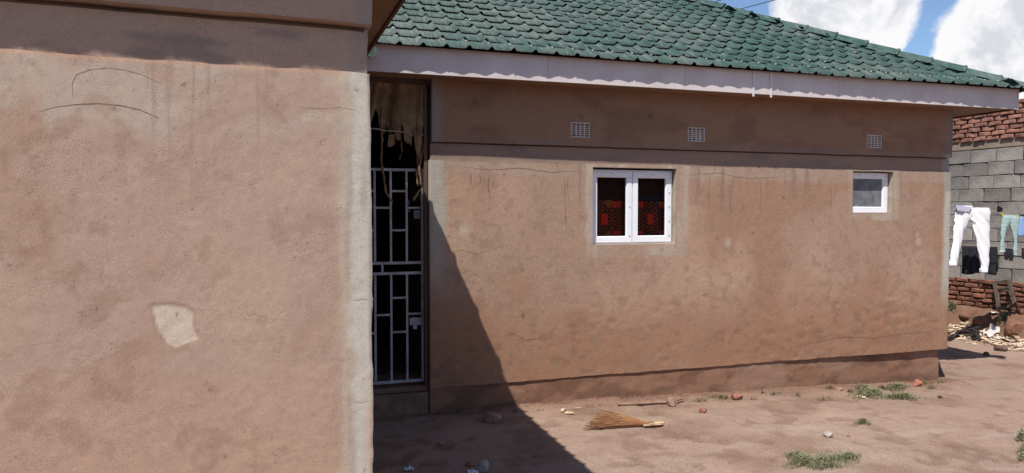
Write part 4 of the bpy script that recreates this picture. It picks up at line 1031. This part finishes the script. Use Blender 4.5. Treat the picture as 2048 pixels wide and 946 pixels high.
for k, (px, py, w, h, lab) in enumerate(((2030, 655, 40, 34, 'large red brown clod of earth on the bank at the right frame edge'), (1962, 640, 30, 22, 'earth clod on the bank below the black cloth'), (1935, 632, 24, 15, 'earth clod on the bank nearest the house corner'), (2012, 668, 20, 14, 'small earth clod right of the torn white sack'), (2044, 625, 22, 14, 'earth clod beside the foot of the leaning frame'))):
    stone(px, py, w, h, 'clod', lab, cat='clod', seed=40+k, name='earth_clod', rz=k)
# litter
def crumple(name, px, py, wpx, hpx, mat, lab, cat, seed=0, fold=.5):
    rs = random.Random(seed); P = on_ground(px, py+hpx*.4); D = P.y; w = wpx*D/FPX; h = hpx*D/FPX; n = 7; m = MB()
    for j in range(n):
        for i in range(n):
            u_, v_ = i/(n-1)-.5, j/(n-1)-.5
            m.v.append((u_*w*(1+.3*rs.random()), v_*w*.7*(1+.3*rs.random()), h*(.15+fold*rs.random()*(1.4-abs(u_)-abs(v_)))))
    m.f = [(j*n+i, j*n+i+1, (j+1)*n+i+1, (j+1)*n+i) for j in range(n-1) for i in range(n-1)]
    o = m.obj(name, mat, None, P); s_ = o.modifiers.new('t', 'SOLIDIFY'); s_.thickness = .001; return tag(o, lab, cat)
PLA = mat_plain('plastic_white', (.62, .64, .70), .4, 10, .15, 0, spec=.5); PAP = mat_plain('sack_white', (.60, .56, .54), .7, 10, .2, 0)
crumple('plastic_wrapper', 818, 936, 16, 12, PLA, 'crumpled white plastic wrapper in the shade by the near wall', 'litter', 1)
crumple('plastic_scrap', 946, 942, 20, 9, PLA, 'white plastic scrap under the angular grey stone', 'litter', 2)
crumple('white_sack', 1982, 668, 26, 22, PAP, 'torn white sack lying on the husk heap against the bank', 'sack', 3, 1.0)
crumple('white_sack', 2003, 675, 24, 9, PAP, 'flat corner of pale sacking on the husk heap, right of the torn sack', 'sack', 4, .6)
crumple('paper_scrap', 1992, 624, 18, 6, PAP, 'pale flat scrap on the earth bank beside the leaning frame', 'litter', 5)
COB = mat_plain('cob', (.52, .40, .26), .9, 60, .3, .004, 150); HUSK = mat_plain('husk', (.55, .43, .31), .9, 25, .35, .002)
def cob_geo(m, c_, L, r, az, tilt, rs, n=7):
    d = Vector((math.cos(az)*math.cos(tilt), math.sin(az)*math.cos(tilt), math.sin(tilt)))
    m.tube([c_-d*L/2, c_-d*L*.42, c_-d*L*.15, c_+d*L*.2, c_+d*L*.5], [r*.5, r*.95, r, r*.85, r*.35], n)
rs = random.Random(3)
def cob(px, py, lpx, rpx, az, lab):
    P = on_ground(px, py); D = P.y; m = MB(); cob_geo(m, Vector((0, 0, rpx*D/FPX)), lpx*D/FPX, rpx*D/FPX, az, 0.03, rs, 9)
    tag(m.obj('maize_cob', COB, None, P, smooth=True), lab, 'maize cob', 'loose maize cobs')
cob(1127, 824, 17, 4.2, 1.0, 'pale bare maize cob left of the broom, the upright-lying one of two')
cob(1139, 829, 21, 3.2, -.1, 'pale bare maize cob left of the broom, lying flat beside another')
cob(1723, 797, 19, 3.2, -.8, 'pale maize cob at the edge of the weeds')
P = on_ground(1153, 819); MB().tube([P+Vector((-.02, 0, .012)), P+Vector((.05, .03, .012))], .004, 5).obj('straw', HUSK); tag(bpy.data.objects['straw'], 'thin pale straw beside the two maize cobs', 'straw')
# heap of husks under the bank: nobody could count it
m = MB()
for k in range(620):
    fx = rs.random(); px = 1880+fx*260; yc = 664+26*sst(np.array([px]), 1890, 2060)[0]; py = yc+rs.gauss(0, 7.5)
    P = on_ground(px, py); zz = P.z+rs.uniform(.0, .045)*(1-abs(py-yc)/25)
    if rs.random() < .45: cob_geo(m, Vector((P.x, P.y, zz+.014)), rs.uniform(.06, .13), rs.uniform(.008, .015), rs.uniform(0, 6.3), rs.uniform(-.3, .4), rs, 6)
    else:
        a_ = rs.uniform(0, 6.3); L = rs.uniform(.05, .13); w = rs.uniform(.012, .03); d = Vector((math.cos(a_), math.sin(a_), rs.uniform(-.2, .3))); s_ = Vector((-d.y, d.x, rs.uniform(-.5, .5))); c0 = Vector((P.x, P.y, zz+.02))
        m.add([c0-d*L/2, c0+s_*w/2-d*L*.1+Vector((0, 0, .01)), c0+d*L/2, c0-s_*w/2+Vector((0, 0, -.002))], [(0, 1, 2), (0, 2, 3)])
tag(m.obj('husk_heap', HUSK), 'heap of pale maize husks and cobs along the foot of the bank', 'husks', kind='stuff')
# small white chips trodden into the yard
m = MB()
for k in range(330):
    px, py = rs.uniform(760, 2060), rs.uniform(790, 950) if rs.random() < .8 else rs.uniform(700, 800)
    if py < 800 and px < 1900: continue
    P = on_ground(px, py); r = rs.uniform(.002, .006); m.add([P+Vector((r*rs.uniform(-1, 1), r*rs.uniform(-1, 1), .0)) for _ in range(3)]+[P+Vector((0, 0, r*1.2))], [(0, 1, 2), (0, 1, 3), (1, 2, 3), (2, 0, 3)])
tag(m.obj('chips', mat_plain('chip', (.55, .47, .38), .9, 30, .3, 0)), 'tiny pale chips scattered over the yard', 'chips', kind='stuff')
m = MB()
for k in range(3600):
    px, py = rs.uniform(745, 2060), rs.uniform(700, 950)
    if py < 790+(1885-px)*.06 and px < 1890: continue
    P = on_ground(px, py); r = rs.uniform(.002, .007); q = [P+Vector((r*rs.uniform(-1, 1), r*rs.uniform(-1, 1), -.001)) for _ in range(4)]+[P+Vector((0, 0, r*.9))]; m.add(q, [(0, 1, 4), (1, 2, 4), (2, 3, 4), (3, 0, 4)])
for k in range(900):                                             # crumbs fallen along the foot of the plinth
    s0 = rs.uniform(-.2, 6.0); P = wa(s0, -.0-abs(rs.gauss(0, .11))); P.z = gz(P.x, P.y); r = rs.uniform(.003, .012)*(1.3 if rs.random() < .1 else 1)
    q = [P+Vector((r*rs.uniform(-1, 1), r*rs.uniform(-1, 1), -.001)) for _ in range(4)]+[P+Vector((0, 0, r*.9))]; m.add(q, [(0, 1, 4), (1, 2, 4), (2, 3, 4), (3, 0, 4)])
tag(m.obj('grit', mat_plain('grit', (.20, .115, .08), .95, 30, .4, 0)), 'grit and crumbs of soil scattered over the yard', 'grit', kind='stuff')

# ------------------------------------------------------------------ stick and broom
P0 = on_ground(1236, 812); P1 = on_ground(1340, 808); d = P1-P0
m = MB(); m.tube([P0+Vector((0, 0, .016)), P0+d*.3+Vector((0, 0, .014)), P0+d*.7+Vector((0, .004, .017)), P0+d*1.0+Vector((0, 0, .018))], [.015, .0145, .014, .012], 8); o = m.obj('wooden_stick', M['timber'], smooth=False)
tag(o, 'weathered wooden stick lying along the plinth', 'stick')
P2 = on_ground(1366, 803)
MB().tube([P1+Vector((.06, .02, .03)), P1.lerp(P2, .6)+Vector((0, 0, .03)), P2+Vector((0, 0, .03))], [.010, .013, .010], 7).obj('stick_stub', M['timber'], o)
def mat_bristle():
    m = bpy.data.materials.new('bristle'); m.use_nodes = True; t = NT(m.node_tree)
    at = t.n('ShaderNodeAttribute', attribute_name='Col'); p = t.n('ShaderNodeBsdfPrincipled'); t.l(at.outputs['Color'], p.inputs['Base Color']); p.inputs['Roughness'].default_value = .7
    o = t.n('ShaderNodeOutputMaterial'); t.l(p.outputs[0], o.inputs[0]); return m
M['bristle'] = mat_bristle()
H0 = on_ground(1324, 851); H1 = on_ground(1296, 853); Fa = on_ground(1167, 863); Fb = on_ground(1203, 826)
ax = (H1-H0).normalized()
br = tag(empty('straw_broom', H1+Vector((0, 0, 0))), 'short straw hand broom lying on the bare ground, bristles fanned to the left', 'broom')
m = MB(); cols = []
H0l, Fal, Fbl = H0-H1, Fa-H1, Fb-H1
for k in range(420):
    f = rs.random(); up = rs.random(); tip = Fal.lerp(Fbl, f)*rs.uniform(.80, 1.03)
    tip.z = gz(H1.x+tip.x, H1.y+tip.y)-H1.z+.006+up*.046*(1-abs(f-.55)*.9)
    s_ = Vector((rs.uniform(-.012, .012), rs.uniform(-.01, .01), .012+rs.uniform(0, .022)))
    mid = s_.lerp(tip, .5)+Vector((rs.uniform(-.012, .012), rs.uniform(-.015, .015), .008+rs.uniform(-.006, .01)))
    e_ = tip+Vector((rs.uniform(-.02, .01), rs.uniform(-.02, .02), rs.uniform(-.012, .01)))
    m.tube([s_, mid, tip, e_], [.0017, .0015, .0012, .0006], 3, cap=False)
    tone = rs.choice([(.44, .27, .13), (.50, .34, .18), (.34, .17, .08), (.27, .12, .06)])
    if rs.random() < .15+.5*(1-f): tone = rs.choice([(.34, .14, .06), (.26, .12, .06)])
    for q in range(4):
        cc_ = tone if q < 2 else tuple(v*.8 for v in tone) if q == 2 else (.10, .075, .055)
        cols += [cc_]*3
me = m.mesh('bristles'); set_col(me, np.array(cols)); tag(link('bristles', me, M['bristle'], br), kind='stuff')
m = MB(); cols = []
for k in range(46):
    a_ = rs.uniform(0, 6.28); r_ = .017*math.sqrt(rs.random()); off = Vector((0, r_*math.cos(a_), .018+r_*math.sin(a_))); e = H0l*rs.uniform(.85, 1.12)
    m.tube([off*1.0-H0l*.35, off, off*1.0+e], .0022, 4); cols += [rs.choice([(.52, .36, .20), (.42, .26, .13), (.60, .44, .26)])]*12
me = m.mesh('handle'); set_col(me, np.array(cols)); link('handle', me, M['bristle'], br)
for k in (0, 1, 2):
    c0 = H0l*(.12+.13*k); n_ = H0l.normalized(); s_ = n_.cross(Vector((0, 0, 1))).normalized()
    MB().tube([c0+Vector((0, 0, .018))+s_*.020*math.cos(a_)+Vector((0, 0, 1))*.019*math.sin(a_) for a_ in np.linspace(0, 6.28, 13)], .0032, 5).obj('binding', mat_plain('binding', (.16, .09, .05), .8, 40, .3, 0) if k == 0 else bpy.data.materials['binding'], br)

# ------------------------------------------------------------------ weeds
def mat_leaf(name, a_, b_):
    m = bpy.data.materials.new(name); m.use_nodes = True; t = NT(m.node_tree)
    g_ = t.n('ShaderNodeNewGeometry'); c = t.mix(g_.outputs['Random Per Island'], a_, b_); p = t.n('ShaderNodeBsdfPrincipled'); t.l(c, p.inputs['Base Color']); p.inputs['Roughness'].default_value = .7
    tr = t.n('ShaderNodeBsdfTranslucent'); t.l(c, tr.inputs[0]); mx = t.n('ShaderNodeMixShader'); mx.inputs[0].default_value = .25; t.l(p.outputs[0], mx.inputs[1]); t.l(tr.outputs[0], mx.inputs[2])
    o = t.n('ShaderNodeOutputMaterial'); t.l(mx.outputs[0], o.inputs[0]); return m
LEAF = mat_leaf('leaf', (.11, .125, .06), (.30, .28, .17)); LEAFD = mat_leaf('leaf_dusty', (.13, .12, .06), (.26, .21, .12)); DRY = mat_leaf('leaf_dry', (.16, .10, .06), (.28, .19, .12))
def weeds(name, spots, mat, lab, blade=.035, cat='weeds', broad=.3):
    m = MB(); ref = None
    for (px, py, rx, ry, n) in spots:
        c0 = on_ground(px, py)
        if ref is None: ref = c0.copy()
        ex = on_ground(px+rx, py)-c0; ey = on_ground(px, py-ry)-c0
        if px > 1885 and py < 725: k_ = c0.y/FPX; ex = Vector((rx*k_, 0, 0)); ey = Vector((0, ry*k_, 0))
        for k in range(n):
            a_ = rs.uniform(0, 6.28); r_ = (rs.random()**.6)*(.75+.35*math.sin(3*a_+px))*(1.7 if rs.random() < .12 else 1); q = c0+ex*(r_*math.cos(a_))+ey*(r_*math.sin(a_)); q.z = gz(q.x, q.y)
            hh = blade*rs.uniform(.4, 1.2)*(1.15-.7*min(1, r_)); az = rs.uniform(0, 6.28); lean = rs.uniform(.2, 1.1)*hh; w = hh*rs.uniform(.05, .10)
            d = Vector((math.cos(az), math.sin(az), 0)); s_ = Vector((-d.y, d.x, 0)); q = q-ref
            if rs.random() < broad:
                b0 = q+Vector((0, 0, hh*rs.uniform(.3, .9))); w2 = hh*.16; L2 = hh*.34; up = Vector((0, 0, rs.uniform(-.1, .5)*L2))
                m.add([b0, b0+d*L2*.5+s_*w2+up*.5, b0+d*L2+up, b0+d*L2*.5-s_*w2+up*.5], [(0, 1, 2, 3)])
                m.add([q-s_*w*.2, q+s_*w*.2, b0], [(0, 1, 2)])
            else:
                m.add([q-s_*w/2, q+s_*w/2, q+d*lean*.4+Vector((0, 0, hh*.7))+s_*w*.4, q+d*lean+Vector((0, 0, hh*.95)), q+d*lean*.4+Vector((0, 0, hh*.7))-s_*w*.4], [(0, 1, 2, 4), (4, 2, 3)])
    o = m.obj(name, mat, None, ref); return tag(o, lab, cat)
weeds('weed_patch', [(1605, 925, 42, 15, 1500), (1655, 928, 48, 18, 1600), (1695, 918, 38, 12, 800), (1590, 915, 36, 8, 350), (1650, 925, 85, 26, 350)], LEAF, 'largest low green weed patch, on open ground at the bottom edge', .05)
weeds('weed_patch', [(2046, 880, 16, 10, 450), (2052, 910, 18, 22, 700)], LEAF, 'green weed patch cut by the right frame edge, low down', .08)
weeds('weed_patch', [(1725, 847, 20, 5, 420)], LEAF, 'small lone weed tuft right above the pale grey stone', .05)
weeds('weed_patch', [(1738, 790, 46, 13, 1300), (1725, 780, 26, 7, 500), (1800, 797, 55, 5, 750), (1790, 777, 38, 7, 700)], LEAF, 'long weed patch along the plinth near the house corner', .065)
tag(weeds('weed_patch', [(1862, 777, 16, 5, 130), (1850, 768, 26, 4, 110), (1880, 765, 22, 3, 70)], LEAFD, 'sparse dusty weeds right of the red brick piece', .05), kind='stuff')
tag(weeds('weed_patch', [(1440, 796, 45, 5, 340), (1400, 803, 30, 4, 160)], LEAFD, 'dusty grey green weeds at the plinth between stick and red lump', .045), kind='stuff')
tag(weeds('weed_patch', [(1550, 790, 28, 5, 170), (1650, 800, 28, 5, 130), (1595, 792, 12, 4, 70)], LEAFD, 'thin dry weeds at the middle of the plinth foot', .045), kind='stuff')
tag(weeds('weed_patch', [(1660, 778, 20, 4, 150), (1505, 800, 30, 3, 60)], DRY, 'dry brown weeds left of the long green patch', .045), kind='stuff')
weeds('weed_patch', [(1913, 606, 18, 14, 420), (1903, 618, 10, 14, 200)], LEAF, 'leafy weeds on the bank behind the house corner', .12)
weeds('weed_patch', [(2003, 643, 13, 7, 240)], LEAF, 'green tuft on the earth bank above the torn sack', .10)['kind'] = 'stuff'
tag(weeds('weed_patch', [(1075, 822, 50, 3, 60), (1200, 812, 60, 3, 80)], DRY, 'dry scraps of weed at the plinth foot left of the stick', .03), kind='stuff')
def sprig(px, py, hpx, lab):
    P = on_ground(px, py); h = hpx*P.y/FPX; pl = tag(empty('seedling', P), lab, 'plant'); m = MB()
    m.tube([(0, 0, 0), (.004, 0, h*.5), (-.003, .002, h)], [.003, .0025, .001], 5); m.obj('stem', LEAFD, pl)
    for k in range(11):
        f = .15+.8*rs.random(); az = rs.uniform(0, 6.28); d = Vector((math.cos(az), math.sin(az), .35)); s_ = Vector((-math.sin(az), math.cos(az), 0)); b0 = Vector((0, 0, h*f)); L = h*rs.uniform(.25, .42)
        MB().add([b0, b0+d*L*.5+s_*L*.26, b0+d*L, b0+d*L*.5-s_*L*.26], [(0, 1, 2, 3)]).obj('leaf', LEAF if k % 3 else LEAFD, pl)
sprig(1524, 787, 22, 'small leafy seedling growing against the plinth, right of the red lump')

# ------------------------------------------------------------------ old frame leaning on the wall foot
def wall_pt(px, py, off): r = ray(px, py); k = ((WO-Vector((0, 0, EYE))).dot(NW)-off)/r.dot(NW); return Vector((0, 0, EYE))+r*k
tl, tr_, bl, br_ = wall_pt(1989, 566, .10), wall_pt(2018, 561, .10), wall_pt(1998, 617, .34), wall_pt(2030, 611, .34)
fo = tag(empty('old_wooden_frame', bl), 'dark weathered stool frame leaning on the old red bricks below the washing', 'frame')
FM = mat_plain('frame_wood', (.085, .065, .05), .85, 30, .4, .003)
def beam(a_, b_, w, name, flat=.6):
    a_ = a_-bl; b_ = b_-bl; d = (b_-a_).normalized(); n_ = d.cross(NW).normalized(); k = NW.normalized(); m = MB()
    vs = [p+n_*w*sx+k*w*flat*sy for p in (a_-d*w*.3, b_+d*w*.3) for sx, sy in ((-1, -1), (1, -1), (1, 1), (-1, 1))]
    m.add(vs, [(0, 1, 2, 3), (7, 6, 5, 4), (0, 4, 5, 1), (1, 5, 6, 2), (2, 6, 7, 3), (3, 7, 4, 0)]); m.obj(name, FM, fo, bev=.003)
beam(tl, bl, .026, 'leg'); beam(tr_, br_, .028, 'leg'); beam(tl, tr_, .020, 'rail', .9); beam(bl, br_, .024, 'rail', .9)
beam(tl.lerp(bl, .26), tr_.lerp(br_, .26), .016, 'rail', .9)
c1, c2 = tl.lerp(bl, .80), tr_.lerp(br_, .80); c3, c4 = tl.lerp(bl, .42), tr_.lerp(br_, .42)
cc0 = [c3.lerp(c4, .15).lerp(c3, .0), c3.lerp(c4, .5)+Vector((0, 0, .03)), c3.lerp(c4, .85), c1.lerp(c2, .95), c1.lerp(c2, .5)-Vector((0, 0, .02)), c1.lerp(c2, .05), c3.lerp(c4, .15)]
MB().tube([p-bl for p in cc0], .014, 6).obj('hoop', FM, fo)
